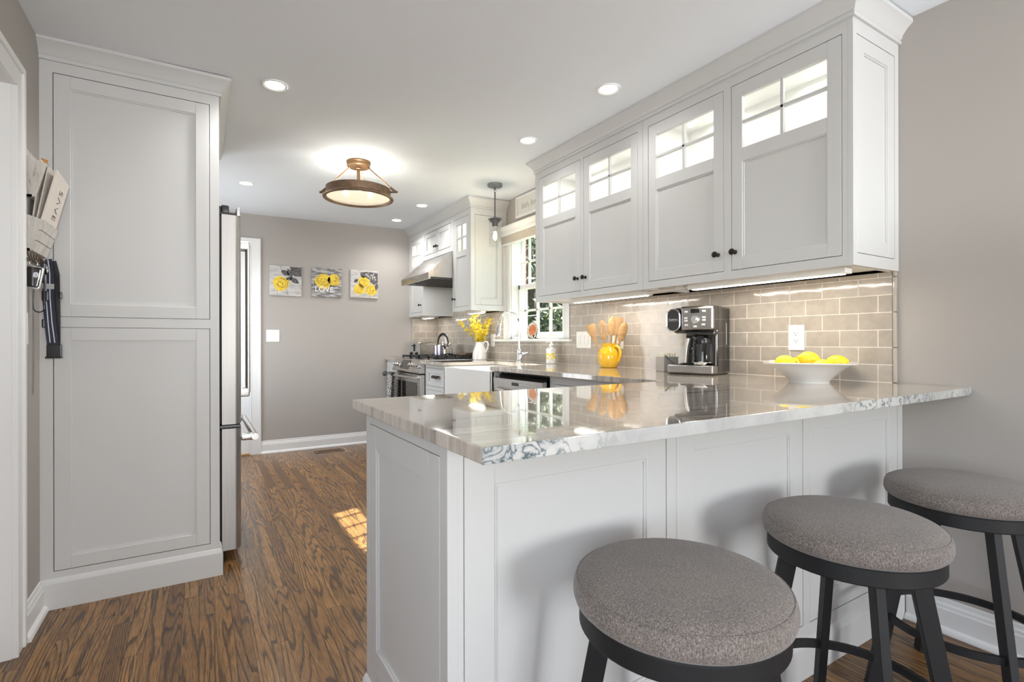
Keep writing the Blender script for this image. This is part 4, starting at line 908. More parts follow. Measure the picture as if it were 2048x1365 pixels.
def canvas(x0, x1, z0, label, bgm):
    t = thing('rose_canvas', label, 'picture', ((x0 + x1) / 2, YF, z0)); s = x1 - x0
    M = face((x0, YF - 0.001, z0), '-y'); mb = MB(M); mb.box(0, s, 0, s * 1.01, 0, 0.0195, 0.002); mb.build('canvas', bgm, t, False)
    return t, M, s
t, M, s = canvas(0.612, 0.914, 1.594, 'square canvas of a single yellow rose, leftmost of three on the far wall', MATS['painted_grey_boards'])
mb = MB(M); mb.prism([(0.185, 0.300), (0.300, 0.300), (0.300, 0.205), (0.24, 0.205), (0.20, 0.225), (0.165, 0.25), (0.20, 0.275)], 0.0196, 0.0201, 'z'); leaf(mb, 0.145, 0.235, 0.09, 0.055, 2.6); leaf(mb, 0.19, 0.235, 0.10, 0.05, -1.1); leaf(mb, 0.235, 0.16, 0.10, 0.05, -0.5); leaf(mb, 0.185, 0.18, 0.07, 0.04, 0.3)
mb.tube([(0.10, 0.302, 0.020), (0.115, 0.24, 0.020)], 0.0012, 6); mb.tube([(0.155, 0.065, 0.020), (0.175, 0.002, 0.020)], 0.0018, 6); mb.tube([(0.07, 0.06, 0.020), (0.07, 0.002, 0.020)], 0.001, 6); mb.tube([(0.25, 0.14, 0.020), (0.28, 0.11, 0.020), (0.30, 0.07, 0.020)], 0.001, 6)
mb.build('painted_leaves', M_leafp, t, False); rose(t, M, 0.105, 0.125, 0.075, 1)
t, M, s = canvas(1.013, 1.317, 1.600, 'square canvas of two yellow roses with the word LOVE, middle of three', m2)
mb = MB(M); blob(mb, 0.19, 0.13, 0.035, 0.0197, 16, 0.2, 3); blob(mb, 0.05, 0.15, 0.03, 0.0197, 16, 0.2, 4); mb.build('painted_leaves', M_leafp, t, False)
rose(t, M, 0.225, 0.185, 0.062, 5); rose(t, M, 0.115, 0.165, 0.080, 6)
text('painted_word', 'LOVE.', 0.078, M @ Matrix.Translation((0.135, 0.078, 0.0218)), mat('painted_white', (0.86, 0.84, 0.83), 0.7), t, 0.0006, 0, 1.02)
t, M, s = canvas(1.413, 1.716, 1.606, 'square canvas of three yellow roses, rightmost of three on the far wall', MATS['painted_grey_boards'])
mb = MB(M); mb.prism([(0.11, 0.28), (0.17, 0.29), (0.30, 0.285), (0.30, 0.18), (0.26, 0.15), (0.19, 0.20), (0.12, 0.23)], 0.0196, 0.0201, 'z'); leaf(mb, 0.06, 0.185, 0.06, 0.035, 0.6); leaf(mb, 0.285, 0.13, 0.09, 0.04, 1.4); leaf(mb, 0.13, 0.25, 0.08, 0.04, 2.2)
mb.tube([(0.20, 0.06, 0.02), (0.215, 0.002, 0.02)], 0.0014, 6); mb.build('painted_leaves', M_leafp, t, False)
mb = MB(M); 
for k in range(16): leaf(mb, random.uniform(0.17, 0.285), random.uniform(0.20, 0.275), 0.03, 0.014, random.uniform(0, 3), 0.0203)
mb.build('painted_highlights', mat('painted_pale_grey', (0.5, 0.48, 0.47), 0.7), t, False)
rose(t, M, 0.145, 0.175, 0.062, 8); rose(t, M, 0.095, 0.095, 0.060, 9); rose(t, M, 0.225, 0.09, 0.060, 10)

# ------------------------------------------------------------------ bar stools
def make_stool():
    t = thing('bar_stool', 'x', 'stool', (0, 0, 0), 'round upholstered bar stools')
    R, zt, th = 0.202, 0.680, 0.062
    mb = MB()
    mb.lathe([(0.0, zt + 0.006), (0.08, zt + 0.005), (0.14, zt + 0.002), (0.172, zt - 0.003), (0.186, zt - 0.009), (0.1925, zt - 0.0145), (0.1948, zt - 0.0160), (0.1965, zt - 0.0175), (0.1990, zt - 0.0205), (0.202, zt - 0.032), (0.2025, zt - 0.044), (0.199, zt - 0.056), (0.193, zt - th), (0.17, zt - th - 0.002), (0, zt - th - 0.002)], 72)
    s = mb.build('seat', M_fabric, t, True, 80)
    mb = MB(); mb.tube([(0.1955 * math.cos(a), 0.1955 * math.sin(a), zt - 0.0158) for a in [2 * PI * k / 72 for k in range(72)]], 0.0009, 8, closed=True); mb.build('piping', M_fabric, s)
    mb = MB(); zb = zt - th - 0.002; mb.lathe([(0.150, zb - 0.003), (0.150, zb + 0.001), (0.188, zb + 0.001), (0.191, zb - 0.003), (0.191, zb - 0.036), (0.189, zb - 0.039), (0.150, zb - 0.039), (0.150, zb - 0.003)], 72); mb.build('seat_ring', M_matte, t, True, 30)
    for k in range(4):
        a = PI / 4 + k * PI / 2; mb = MB(Matrix.Rotation(a, 4, 'Z'))
        w = 0.0105
        pr = [(0.118, zb - 0.028), (0.160, zb - 0.028), (0.270, 0.006), (0.230, 0.006)]
        t2 = bmesh.new(); vs = [t2.verts.new((x, y, z)) for y in (-w, w) for x, z in pr]
        for f in ((0, 1, 2, 3), (7, 6, 5, 4), (0, 4, 5, 1), (1, 5, 6, 2), (2, 6, 7, 3), (3, 7, 4, 0)): t2.faces.new([vs[i] for i in f])
        bmesh.ops.recalc_face_normals(t2, faces=t2.faces); bmesh.ops.bevel(t2, geom=list(t2.edges), offset=0.0015, segments=1, affect='EDGES')
        mb.merge(t2); l = mb.build('leg', M_matte, t, True, 30)
        mb = MB(Matrix.Rotation(a, 4, 'Z')); mb.box(0.228, 0.272, -0.0115, 0.0115, 0.0, 0.007, 0.002); mb.build('foot_pad', M_black, l)
    mb = MB(); mb.tube([(0.206 * math.cos(q), 0.206 * math.sin(q), 0.232) for q in [2 * PI * k / 64 for k in range(64)]], 1, closed=True, up=(0, 0, 1), sec=[(-0.011, -0.006), (-0.011, 0.006), (0.011, 0.006), (0.011, -0.006)]); mb.build('footrest_ring', M_matte, t, True, 30)
    mb = MB(); mb.box(-0.15, 0.15, -0.02, 0.02, zb - 0.034, zb - 0.028); mb.box(-0.02, 0.02, -0.15, 0.15, zb - 0.034, zb - 0.028); mb.lathe([(0, zb - 0.05), (0.05, zb - 0.05), (0.05, zb - 0.003), (0, zb - 0.003)], 24); mb.build('swivel_plate', M_matte, t)
    return t
st0 = make_stool(); st0.location = (0.787, 0.674, 0); st0['label'] = 'grey round bar stool nearest the camera, at the left bar panel'
dup(st0, (1.414, 0.666, 0), 'grey round bar stool in the middle of the row of three')
dup(st0, (2.056, 0.643, 0), 'grey round bar stool nearest the right wall, furthest from the camera')

# ------------------------------------------------------------------ on the counter
# yellow jug and wooden utensils
jx, jy = 2.325, 2.575
jg = thing('utensil_jug', 'glossy yellow ceramic jug with a handle holding wooden utensils', 'jug', (jx, jy, ZT))
mb = MB(); mb.lathe([(0, 0), (0.048, 0.0), (0.054, 0.004), (0.068, 0.030), (0.0745, 0.062), (0.072, 0.092), (0.060, 0.118), (0.0505, 0.132), (0.049, 0.142), (0.0535, 0.158), (0.0545, 0.161), (0.0515, 0.162), (0.046, 0.142), (0.047, 0.132), (0.056, 0.118), (0.068, 0.092), (0.070, 0.06), (0.05, 0.008), (0, 0.006)], 40, (jx, jy, ZT)); mb.build('body', M_yel, jg)
ha = math.radians(-78); hc_, hs_ = math.cos(ha), math.sin(ha)
mb = MB(); mb.tube([(jx + r * hc_, jy + r * hs_, ZT + z) for r, z in ((0.047, 0.140), (0.062, 0.142), (0.082, 0.132), (0.092, 0.108), (0.090, 0.080), (0.080, 0.055), (0.070, 0.042))], [0.010, 0.010, 0.0105, 0.011, 0.0105, 0.010, 0.009], 12); mb.build('handle', M_yel, jg)
def utensil(name, label, ax, ay, yaw, L, kind):
    ox, oy = jx + 0.034 * math.sin(ax) / 0.3, jy - 0.034 * math.sin(ay) / 0.3
    t = thing(name, label, 'utensil', (ox, oy, ZT + 0.012), 'wooden utensils in the yellow jug')
    Rm = Matrix.Translation((ox, oy, ZT + 0.012)) @ Matrix.Rotation(ay, 4, 'X') @ Matrix.Rotation(ax, 4, 'Y') @ Matrix.Rotation(yaw, 4, 'Z')
    mb = MB(Rm); mb.tube([(0, 0, 0), (0, 0, L * 0.45), (0, 0, L - 0.118)], [0.0055, 0.006, 0.0065], 10); mb.build('handle', M_wood, t)
    mb = MB(Rm); n = 20
    out = []
    for k in range(n + 1):
        s_ = k / n; z = L - 0.128 + 0.128 * s_
        if kind == 'spat': w = 0.007 + 0.025 * min(1, s_ * 1.5) * (1 if s_ < 0.9 else 1 - 0.25 * (s_ - 0.9) / 0.1)
        else: w = 0.007 * (1 - s_) + 0.032 * math.sqrt(max(0, math.sin(PI * min(1, 0.12 + 0.88 * s_)))) * (0.55 + 0.45 * s_) if s_ < 1 else 0.004
        out.append((z, w))
    cup = 0.010 if kind == 'spoon' else 0.003
    vs, fs = [], []; m_ = 8
    for sd in (0, 1):
        for z, w in out:
            for j in range(m_ + 1):
                q = 2 * j / m_ - 1; vs.append((q * w, cup * (q * q - 1) * min(1, w / 0.02) + sd * 0.004, z))
    k2 = (n + 1) * (m_ + 1)
    slots = kind == 'slot'
    for sd in (0, 1):
        for i in range(n):
            for j in range(m_):
                if slots and 7 <= i <= 14 and j in (2, 5): continue
                a = sd * k2 + i * (m_ + 1) + j; fs.append((a, a + 1, a + m_ + 2, a + m_ + 1))
    for i in range(n):
        for j in (0, m_): a = i * (m_ + 1) + j; fs.append((a, a + m_ + 1, a + m_ + 1 + k2, a + k2))
    for j in range(m_):
        for i in (0, n): a = i * (m_ + 1) + j; fs.append((a, a + 1, a + 1 + k2, a + k2))
    mb.raw(vs, fs); mb.build('head', M_wood, t, True, 60)
vy = math.radians(-42)     # heads turned to the room
utensil('wooden_spatula', 'flat wooden spatula leaning furthest left in the yellow jug', -0.24, -0.20, vy, 0.29, 'spat')
utensil('slotted_spoon', 'slotted wooden spoon at the front of the yellow jug', -0.13, -0.02, vy, 0.305, 'slot')
utensil('wooden_spoon', 'plain wooden spoon upright at the back of the yellow jug', 0.06, 0.02, vy, 0.33, 'spoon')
utensil('wooden_spatula', 'curved-edge wooden turner at the back right of the yellow jug', 0.13, 0.09, vy, 0.325, 'spat')
utensil('wooden_spoon', 'wooden spoon leaning furthest right in the yellow jug', 0.12, 0.25, vy, 0.30, 'spoon')

# sachet box
sb = thing('sachet_box', 'small grey box of paper sachets left of the coffee maker', 'box', (2.30, 2.10, ZT))
A = math.radians(-17); Ms_ = Matrix.Translation((2.262, 2.075, ZT)) @ Matrix.Rotation(A, 4, 'Z')
mb = MB(Ms_); h = 0.085
mb.box(0, 0.09, -0.045, -0.043, 0, h); mb.box(0, 0.09, 0.043, 0.045, 0, h); mb.box(0, 0.002, -0.045, 0.045, 0, h); mb.box(0.088, 0.09, -0.045, 0.045, 0, h); mb.box(0, 0.09, -0.045, 0.045, 0, 0.002); mb.build('box', mat('grey_card', (0.40, 0.38, 0.35), 0.6), sb, False)
M_sach = mat('sachet_paper', (0.74, 0.70, 0.60), 0.7, noise=((50, 50, 50), (0.62, 0.60, 0.46), 0.4, 0.7))
for k in range(7):
    mb = MB(Ms_ @ Matrix.Translation((0.012 + 0.011 * k, 0, 0.003)) @ Matrix.Rotation(0.05 * (k % 3 - 1), 4, 'Y')); mb.box(-0.002, 0.002, -0.038, 0.038, 0, 0.098 + 0.006 * (k % 2), 0.001, 1)
    one(mb, 'paper_sachet', M_sach, 'cream paper sachet standing in the small grey box', 'sachet', (Ms_ @ Vector((0.012 + 0.011 * k, 0, 0.003))), 'sachets in the small grey box')

# coffee maker, local frame: x to the right along its front, y into the depth
Mc = Matrix.Translation((2.137, 1.912, ZT)) @ Matrix.Rotation(math.atan2(1.674 - 1.912, 2.210 - 2.137), 4, 'Z')
Wc = 0.249
cm = thing('coffee_maker', 'black and stainless coffee maker under the near upper cabinet', 'coffee maker', (2.30, 1.82, ZT))
mb = MB(Mc); mb.box(0.004, Wc - 0.004, 0.006, 0.232, 0.0, 0.05, 0.008); mb.box(0.066, Wc, 0.105, 0.240, 0.004, 0.357, 0.012, 3); mb.box(0.205, Wc, 0.055, 0.240, 0.004, 0.357, 0.014, 3)
mb.box(0.066, Wc - 0.002, 0.012, 0.235, 0.226, 0.357, 0.014, 3); mb.box(0.02, 0.10, 0.030, 0.20, 0.215, 0.352, 0.016, 3); mb.box(0.09, Wc - 0.004, 0.03, 0.12, 0.200, 0.232, 0.012, 3); mb.build('body', M_gloss, cm)
mb = MB(Mc); mb.box(0.0, Wc - 0.002, 0.0, 0.12, 0.006, 0.050, 0.010, 3); mb.build('base_band', M_steelz, cm)
mb = MB(Mc); mb.box(0.0765, Wc - 0.003, 0.000, 0.030, 0.232, 0.350, 0.012, 3); fp = mb.build('front_panel', M_steelz, cm)
mb = MB(Mc); mb.box(0.13, 0.176, -0.0012, 0.004, 0.319, 0.341, 0.0015, 1); mb.build('display', M_black, fp)
mb = MB(Mc @ Matrix.Translation((0.153, 0.0, 0.286)) @ Matrix.Rotation(PI / 2, 4, 'X')); mb.lathe([(0.021, 0.0), (0.021, 0.003), (0.015, 0.006), (0.015, 0.020), (0.013, 0.022), (0, 0.022)], 24); mb.build('dial', M_chrome, fp)
for u, v in ((0.105, 0.327), (0.199, 0.328), (0.105, 0.294), (0.105, 0.280), (0.199, 0.296), (0.199, 0.282), (0.107, 0.258), (0.196, 0.259), (0.153, 0.250)):
    mb = MB(Mc); mb.box(u - 0.009, u + 0.009, -0.0025, 0.003, v - 0.005, v + 0.005, 0.002); mb.build('button', M_plate, fp)
# oval pod lid
def oval(mb, w, h, d0, d1, n=40):
    P = []
    for k in range(n):
        a = 2 * PI * k / n; cx_ = w * math.cos(a); sy_ = w * math.sin(a) + (h - w) * (1 if math.sin(a) > 0 else -1); P.append((cx_, sy_))
    mb.prism(P, d0, d1, 'z')
Ml = Mc @ Matrix.Translation((0.036, 0.028, 0.285)) @ Matrix.Rotation(PI / 2, 4, 'X')
mb = MB(Ml); oval(mb, 0.037, 0.058, -0.03, 0.028); ld = mb.build('pod_lid', M_gloss, cm, True, 25)
mb = MB(Ml); P = []
for k in range(48):
    a = 2 * PI * k / 48; P.append((0.0365 * math.cos(a), 0.0365 * math.sin(a) + 0.021 * (1 if math.sin(a) > 0 else -1), 0.027))
mb.tube(P, 0.004, 8, closed=True); mb.build('lid_rim', M_chrome, ld)
text('lettering', 'Cuisinart', 0.0135, Ml @ Matrix.Translation((0, 0.004, 0.0285)), mat('silver_print', (0.75, 0.75, 0.75), 0.4), ld, 0.0003)
mb = MB(Ml); mb.box(-0.036, 0.036, -0.0055, -0.0045, 0.0278, 0.0286); mb.build('lid_line', M_chrome, ld, False)
mb = MB(Mc); mb.lathe([(0, 0.0), (0.030, 0.0), (0.034, 0.006), (0.030, 0.010), (0.0, 0.010)], 30, (0.095, 0.055, 0.050), shape=lambda a, r, z: 1.25 if abs(math.cos(a)) > 0.5 else 1.1); mb.box(0.07, 0.115, 0.078, 0.105, 0.05, 0.21, 0.008); mb.ball((0.093, 0.078, 0.135), 0.022, 16, (1, 0.35, 1)); mb.build('pod_holder', M_black, cm)
mb = MB(Mc); mb.box(Wc - 0.0008, Wc + 0.0008, 0.175, 0.184, 0.155, 0.270); mb.build('water_gauge', mat('frosted_gauge', (0.42, 0.40, 0.37), 0.4), cm, False)
ca = thing('coffee_carafe', 'glass coffee carafe with black lid and silver handle inside the coffee maker', 'carafe', tuple(Mc @ Vector((0.170, 0.055, 0.052))))
Mk = Mc @ Matrix.Translation((0.170, 0.056, 0.0515))
mb = MB(Mk); mb.lathe([(0.0, 0.001), (0.046, 0.001), (0.052, 0.006), (0.0535, 0.03), (0.050, 0.07), (0.043, 0.11), (0.041, 0.122)], 36); mb.build('glass_body', M_glass, ca)
mb = MB(Mk); mb.lathe([(0, 0.0005), (0.048, 0.0005), (0.0535, 0.008), (0.0545, 0.014), (0.0525, 0.014), (0.05, 0.006), (0, 0.003)], 36); mb.build('base_ring', M_chrome, ca)
mb = MB(Mk); mb.lathe([(0.043, 0.108), (0.046, 0.112), (0.046, 0.130), (0.040, 0.140), (0, 0.143)], 36); mb.build('lid', M_black, ca)
hd_ = Vector((-0.62, -0.78, 0)).normalized()
mb = MB(Mk); mb.tube([hd_ * r + Vector((0, 0, z)) for r, z in ((0.040, 0.134), (0.062, 0.143), (0.075, 0.138), (0.086, 0.10), (0.092, 0.05), (0.094, 0.012))], 1, sec=[(-0.006, -0.011), (0.006, -0.011), (0.006, 0.011), (-0.006, 0.011)], up=tuple(hd_)); h = mb.build('handle', M_black, ca, True, 30)
mb = MB(Mk); mb.tube([hd_ * (r + 0.0065) + Vector((0, 0, z)) for r, z in ((0.075, 0.136), (0.086, 0.10), (0.092, 0.05), (0.094, 0.012))], 1, sec=[(-0.0022, -0.0118), (0.0022, -0.0118), (0.0022, 0.0118), (-0.0022, 0.0118)], up=tuple(hd_)); mb.build('handle_face', mat('silver_plastic', (0.56, 0.55, 0.53), 0.35, 0.3), h, True, 30)
mb = MB(Mc); mb.tube([(0.022, 0.045, 0.053), (0.0, 0.035, 0.072), (-0.022, 0.025, 0.096)], [0.003, 0.0035, 0.004], 10)
o = mb.build('handle', M_black); o.name = 'coffee_scoop'; lc = Mc @ Vector((0.022, 0.045, 0.053)); o.data.transform(Matrix.Translation(-lc)); o.location = lc
tag(o, 'thin black scoop handle leaning on the coffee maker drip tray', 'scoop')

# bowl of lemons
bx, by = 2.215, 1.205; va = math.atan2(by, bx)
bw = thing('fruit_bowl', 'square flared white porcelain bowl full of lemons', 'bowl', (bx, by, ZT))
def sq(a, r, z):
    k = min(1, max(0, (r - 0.07) / 0.10)); p = 2 + 3.5 * k; c_, s_ = abs(math.cos(a)), abs(math.sin(a))
    return (1 - k) + k * (c_ ** p + s_ ** p) ** (-1 / p)
mb = MB(Matrix.Translation((bx, by, ZT)) @ Matrix.Rotation(va, 4, 'Z'))
mb.lathe([(0, 0.004), (0.070, 0.004), (0.070, 0.0), (0.076, 0.0), (0.077, 0.006), (0.092, 0.022), (0.118, 0.047), (0.140, 0.064), (0.158, 0.074), (0.172, 0.080), (0.174, 0.084), (0.170, 0.0855), (0.154, 0.080), (0.136, 0.070), (0.112, 0.052), (0.085, 0.026), (0.070, 0.012), (0, 0.010)], 72, shape=sq); mb.build('bowl', M_white, bw)
def lemon(x, y, z, yaw, tilt, label, sc=1.0):
    M = Matrix.Translation((x, y, z)) @ Matrix.Rotation(yaw, 4, 'Z') @ Matrix.Rotation(tilt, 4, 'Y') @ Matrix.Scale(sc, 4)
    t = thing('lemon', label, 'fruit', (x, y, z), 'lemons in the white bowl')
    mb = MB(M @ Matrix.Rotation(PI / 2, 4, 'Y')); pr = [(0, -0.047), (0.004, -0.0465), (0.008, -0.043), (0.016, -0.037), (0.027, -0.024), (0.0325, -0.006), (0.032, 0.010), (0.026, 0.025), (0.015, 0.036), (0.008, 0.041), (0.005, 0.046), (0, 0.048)]
    mb.lathe(pr, 28); mb.build('peel', M_lemon, t, True, 80)
    mb = MB(M @ Matrix.Rotation(PI / 2, 4, 'Y')); mb.lathe([(0, -0.0485), (0.003, -0.048), (0.0035, -0.046), (0, -0.045)], 10); mb.build('stem_scar', mat('stem_brown', (0.12, 0.10, 0.03), 0.8), t)
def bpt(u, w): return bx + u * math.sin(va) * 1 + w * math.cos(va), by - u * math.cos(va) + w * math.sin(va)
for u, w, z, yaw, tl, lb in ((-0.092, 0.0, 0.080, va + 1.25, 0.1, 'lemon furthest left in the white bowl'), (0.0, 0.005, 0.096, va + 1.75, -0.2, 'lemon on top at the centre of the white bowl'),
                             (0.098, 0.012, 0.082, va + 1.45, 0.15, 'lemon furthest right in the white bowl, stem end showing'), (-0.045, 0.078, 0.070, va + 0.6, 0, 'lemon at the back left of the white bowl, mostly hidden'),
                             (0.048, -0.055, 0.066, va + 1.6, 0.1, 'lemon low at the front of the white bowl, right of centre')):
    x, y = bpt(u, w); lemon(x, y, ZT + z, yaw, tl, lb)
for u, w in ((-0.03, -0.02), (0.035, 0.03)):
    x, y = bpt(u, w); lemon(x, y, ZT + 0.045, va + u * 20, 0, 'lemon at the bottom of the white bowl under the others')

# soap dispenser
sx_, sy_ = 2.366, 3.285
sd = thing('soap_dispenser', 'white lemon-patterned soap dispenser beside the sink', 'soap dispenser', (sx_, sy_, ZT))
m, nt, b = newmat('lemon_pattern_ceramic'); vo = tex(nt, 'ShaderNodeTexVoronoi', 46); x, y, z = sep(nt, coords(nt))
band = mth(nt, 'MULTIPLY', mth(nt, 'GREATER_THAN', z, 0.035), mth(nt, 'LESS_THAN', z, 0.085))
spot = mth(nt, 'MULTIPLY', band, mth(nt, 'LESS_THAN', vo.outputs['Distance'], 0.50))
r3 = nt.nodes.new('ShaderNodeSeparateColor'); nt.links.new(vo.outputs['Color'], r3.inputs[0])
nt.links.new(mix(nt, spot, (0.78, 0.77, 0.74), ramp(nt, r3.outputs[0], [(0.0, (0.80, 0.55, 0.03)), (0.6, (0.85, 0.62, 0.05)), (0.72, (0.35, 0.40, 0.10))], 'CONSTANT')), b.inputs['Base Color']); b.inputs['Roughness'].default_value = 0.15
mb = MB(); mb.lathe([(0, 0), (0.038, 0), (0.0415, 0.004), (0.0415, 0.012), (0.0395, 0.016), (0.0395, 0.104), (0.0425, 0.108), (0.0425, 0.113), (0.036, 0.116), (0.026, 0.126), (0.014, 0.133), (0.013, 0.14), (0, 0.14)], 36, (sx_, sy_, ZT)); o = mb.build('bottle', m, sd); 
mb = MB(); mb.lathe([(0, 0.138), (0.015, 0.138), (0.017, 0.142), (0.017, 0.152), (0.008, 0.156), (0.006, 0.166), (0.010, 0.170), (0.010, 0.177), (0, 0.179)], 24, (sx_, sy_, ZT)); mb.tube([(sx_, sy_, ZT + 0.172), (sx_ - 0.03, sy_, ZT + 0.172), (sx_ - 0.042, sy_, ZT + 0.166)], 0.0045, 8); mb.build('pump', M_plate, sd)

# white pitcher with forsythia
wx, wy = 2.318, 4.395
wp = thing('pitcher', 'white ceramic pitcher holding forsythia beside the range', 'pitcher', (wx, wy, ZT))
mb = MB(); mb.lathe([(0, 0), (0.066, 0), (0.070, 0.004), (0.0715, 0.03), (0.069, 0.065), (0.060, 0.100), (0.047, 0.130), (0.041, 0.150), (0.042, 0.166), (0.045, 0.172), (0.042, 0.172), (0.038, 0.15), (0.044, 0.128), (0.057, 0.098), (0.066, 0.06), (0.066, 0.01), (0, 0.008)], 40, (wx, wy, ZT)); mb.build('body', M_white, wp)
ha = math.radians(-60)
mb = MB(); mb.tube([(wx + r * math.cos(ha), wy + r * math.sin(ha), ZT + z) for r, z in ((0.042, 0.160), (0.062, 0.176), (0.086, 0.172), (0.098, 0.150), (0.092, 0.120), (0.078, 0.092), (0.064, 0.072))], 0.0068, 12); mb.build('handle', M_white, wp)
fo = thing('forsythia_bouquet', 'bunch of yellow forsythia branches in the white pitcher', 'flowers', (wx, wy, ZT + 0.02))
rnd = random.Random(11); M_blos = mat('forsythia_yellow', (0.86, 0.72, 0.05), 0.6, noise=((90, 90, 90), (0.82, 0.58, 0.02), 0.4, 0.7), sheen=0.2)
bl_ = MB(); M_twig = mat('twig_brown', (0.10, 0.055, 0.02), 0.8)
def flower(p, sz):
    n = Vector((rnd.gauss(0, 1), rnd.gauss(0, 1), rnd.gauss(0.2, 1))).normalized(); a = n.orthogonal().normalized(); b2 = n.cross(a); r0 = rnd.uniform(0, 6.28)
    vs, fs = [], []
    for k in range(4):
        q = r0 + k * PI / 2; d = a * math.cos(q) + b2 * math.sin(q); e = n.cross(d); i = len(vs)
        vs += [p, p + d * sz * 0.5 + e * sz * 0.26 + n * sz * 0.30, p + d * sz * 1.0 + n * sz * 0.22, p + d * sz * 0.5 - e * sz * 0.26 + n * sz * 0.30]; fs.append((i, i + 1, i + 2, i + 3))
    bl_.raw(vs, fs)
ends = []
lim = lambda e: Vector((min(e.x, 2.425), e.y, min(e.z, 1.385)))
for k in range(15):
    a = rnd.uniform(0, 6.28); r = rnd.uniform(0.02, 0.125); ends.append(lim(Vector((wx + r * math.cos(a), wy + r * math.sin(a), rnd.uniform(1.20, 1.36)))))
ends += [lim(Vector((wx - 0.15, wy + 0.14, 1.315))), Vector((wx - 0.045, wy + 0.045, 1.392)), Vector((wx - 0.02, wy - 0.02, 1.39)), Vector((wx + 0.08, wy - 0.10, 1.345))]
for i, e in enumerate(ends):
    s0 = Vector((wx + rnd.uniform(-0.02, 0.02), wy + rnd.uniform(-0.02, 0.02), ZT + 0.02)); nk = Vector((wx + (e.x - wx) * 0.18, wy + (e.y - wy) * 0.18, ZT + 0.165))
    mid = nk.lerp(e, 0.5) + Vector((rnd.uniform(-0.02, 0.02), rnd.uniform(-0.02, 0.02), 0.015))
    P = [s0, nk, nk.lerp(mid, 0.5), mid, mid.lerp(e, 0.5), e]
    mb = MB(); mb.tube(P, [0.0025, 0.0022, 0.0018, 0.0016, 0.0014, 0.001], 6); mb.build('branch', M_twig, fo)
    for j in range(36 if i != 15 else 40):
        t_ = (rnd.random() if i != 15 else 0.25 + 0.75 * rnd.random()) * (len(P) - 2.0) + 1.0; k = min(int(t_), len(P) - 2); q = P[k].lerp(P[k + 1], t_ - k)
        if q.z < ZT + 0.175: continue
        flower(q + Vector((rnd.gauss(0, 1), rnd.gauss(0, 1), rnd.gauss(0, 1))) * 0.010, rnd.uniform(0.014, 0.021))
o = bl_.build('blossoms', M_blos, fo, False); o['kind'] = 'stuff'

# toaster, kettle, cup, spoon rest
Mt = Matrix.Translation((2.16, 5.47, ZT)) @ Matrix.Rotation(math.radians(-66), 4, 'Z')
to = thing('toaster', 'stainless steel toaster in the far corner left of the range', 'toaster', (2.16, 5.47, ZT))
mb = MB(Mt); Pp = [(-0.078, 0.012), (-0.082, 0.03), (-0.082, 0.125), (-0.070, 0.158), (-0.048, 0.172), (0.048, 0.172), (0.070, 0.158), (0.082, 0.125), (0.082, 0.03), (0.078, 0.012)]
mb.prism(Pp, -0.12, 0.12, 'y'); mb.build('shell', M_steel, to, True, 40)
mb = MB(Mt); mb.prism([(x * 1.02, z) for x, z in Pp], -0.132, -0.12, 'y'); mb.prism([(x * 1.02, z) for x, z in Pp], 0.12, 0.132, 'y'); mb.build('end_cap', M_steelz, to, True, 40)
mb = MB(Mt); 
for x in (-0.03, 0.03): mb.box(x - 0.014, x + 0.014, -0.10, 0.10, 0.1715, 0.1735)
mb.box(-0.012, 0.012, -0.134, -0.131, 0.07, 0.15); mb.build('slots', M_black, to, False)
mb = MB(Mt); mb.box(-0.022, 0.022, -0.155, -0.132, 0.125, 0.137, 0.004); mb.build('lever', M_black, to)
for x in (-0.04, 0.04):
    mb = MB(Mt @ Matrix.Translation((x, -0.132, 0.045)) @ Matrix.Rotation(PI / 2, 4, 'X')); mb.lathe([(0.019, 0), (0.019, 0.003), (0.014, 0.005), (0.012, 0.022), (0, 0.023)], 18); mb.build('dial', M_black, to)
mb = MB(Mt); 
for x in (-0.06, 0.06):
    for y in (-0.10, 0.10): mb.cyl((x, y, 0), (x, y, 0.013), 0.010, n=10)
mb.build('feet', M_black, to)
kx, ky, kz = 2.225, 5.06, 0.9845
ke = thing('kettle', 'stainless steel whistling kettle with black handle on the back burner', 'kettle', (kx, ky, kz))
mb = MB(); mb.lathe([(0, 0), (0.098, 0), (0.106, 0.008), (0.108, 0.028), (0.098, 0.062), (0.074, 0.092), (0.046, 0.106), (0, 0.108)], 40, (kx, ky, kz)); mb.build('body', M_chrome, ke)
mb = MB(); mb.lathe([(0.046, 0.105), (0.044, 0.112), (0.02, 0.120), (0.008, 0.122), (0.008, 0.132), (0.014, 0.138), (0.012, 0.146), (0, 0.149)], 28, (kx, ky, kz)); mb.build('lid', M_chrome, ke)
ka = math.radians(-70)
def kp(r, z, o_=0): return (kx + r * math.cos(ka) - o_ * math.sin(ka), ky + r * math.sin(ka) + o_ * math.cos(ka), kz + z)
mb = MB(); mb.tube([kp(-0.074, 0.085), kp(-0.076, 0.14), kp(-0.060, 0.185), kp(-0.03, 0.212), kp(0.0, 0.220), kp(0.03, 0.212), kp(0.060, 0.185), kp(0.076, 0.14), kp(0.074, 0.085)], [0.008, 0.008, 0.010, 0.014, 0.015, 0.014, 0.010, 0.008, 0.008], 12); mb.build('handle', M_black, ke)
mb = MB(); mb.tube([kp(0.0, 0.07, 0.075), kp(0.0, 0.10, 0.105), kp(0.0, 0.118, 0.118)], [0.022, 0.015, 0.013], 14); mb.build('spout', M_chrome, ke)
cx0, cy0 = 2.075, 4.83
mb = MB(); mb.lathe([(0, 0), (0.046, 0), (0.049, 0.004), (0.049, 0.098), (0.047, 0.100), (0.044, 0.098), (0.044, 0.008), (0, 0.006)], 32, (cx0, cy0, 0.9845))
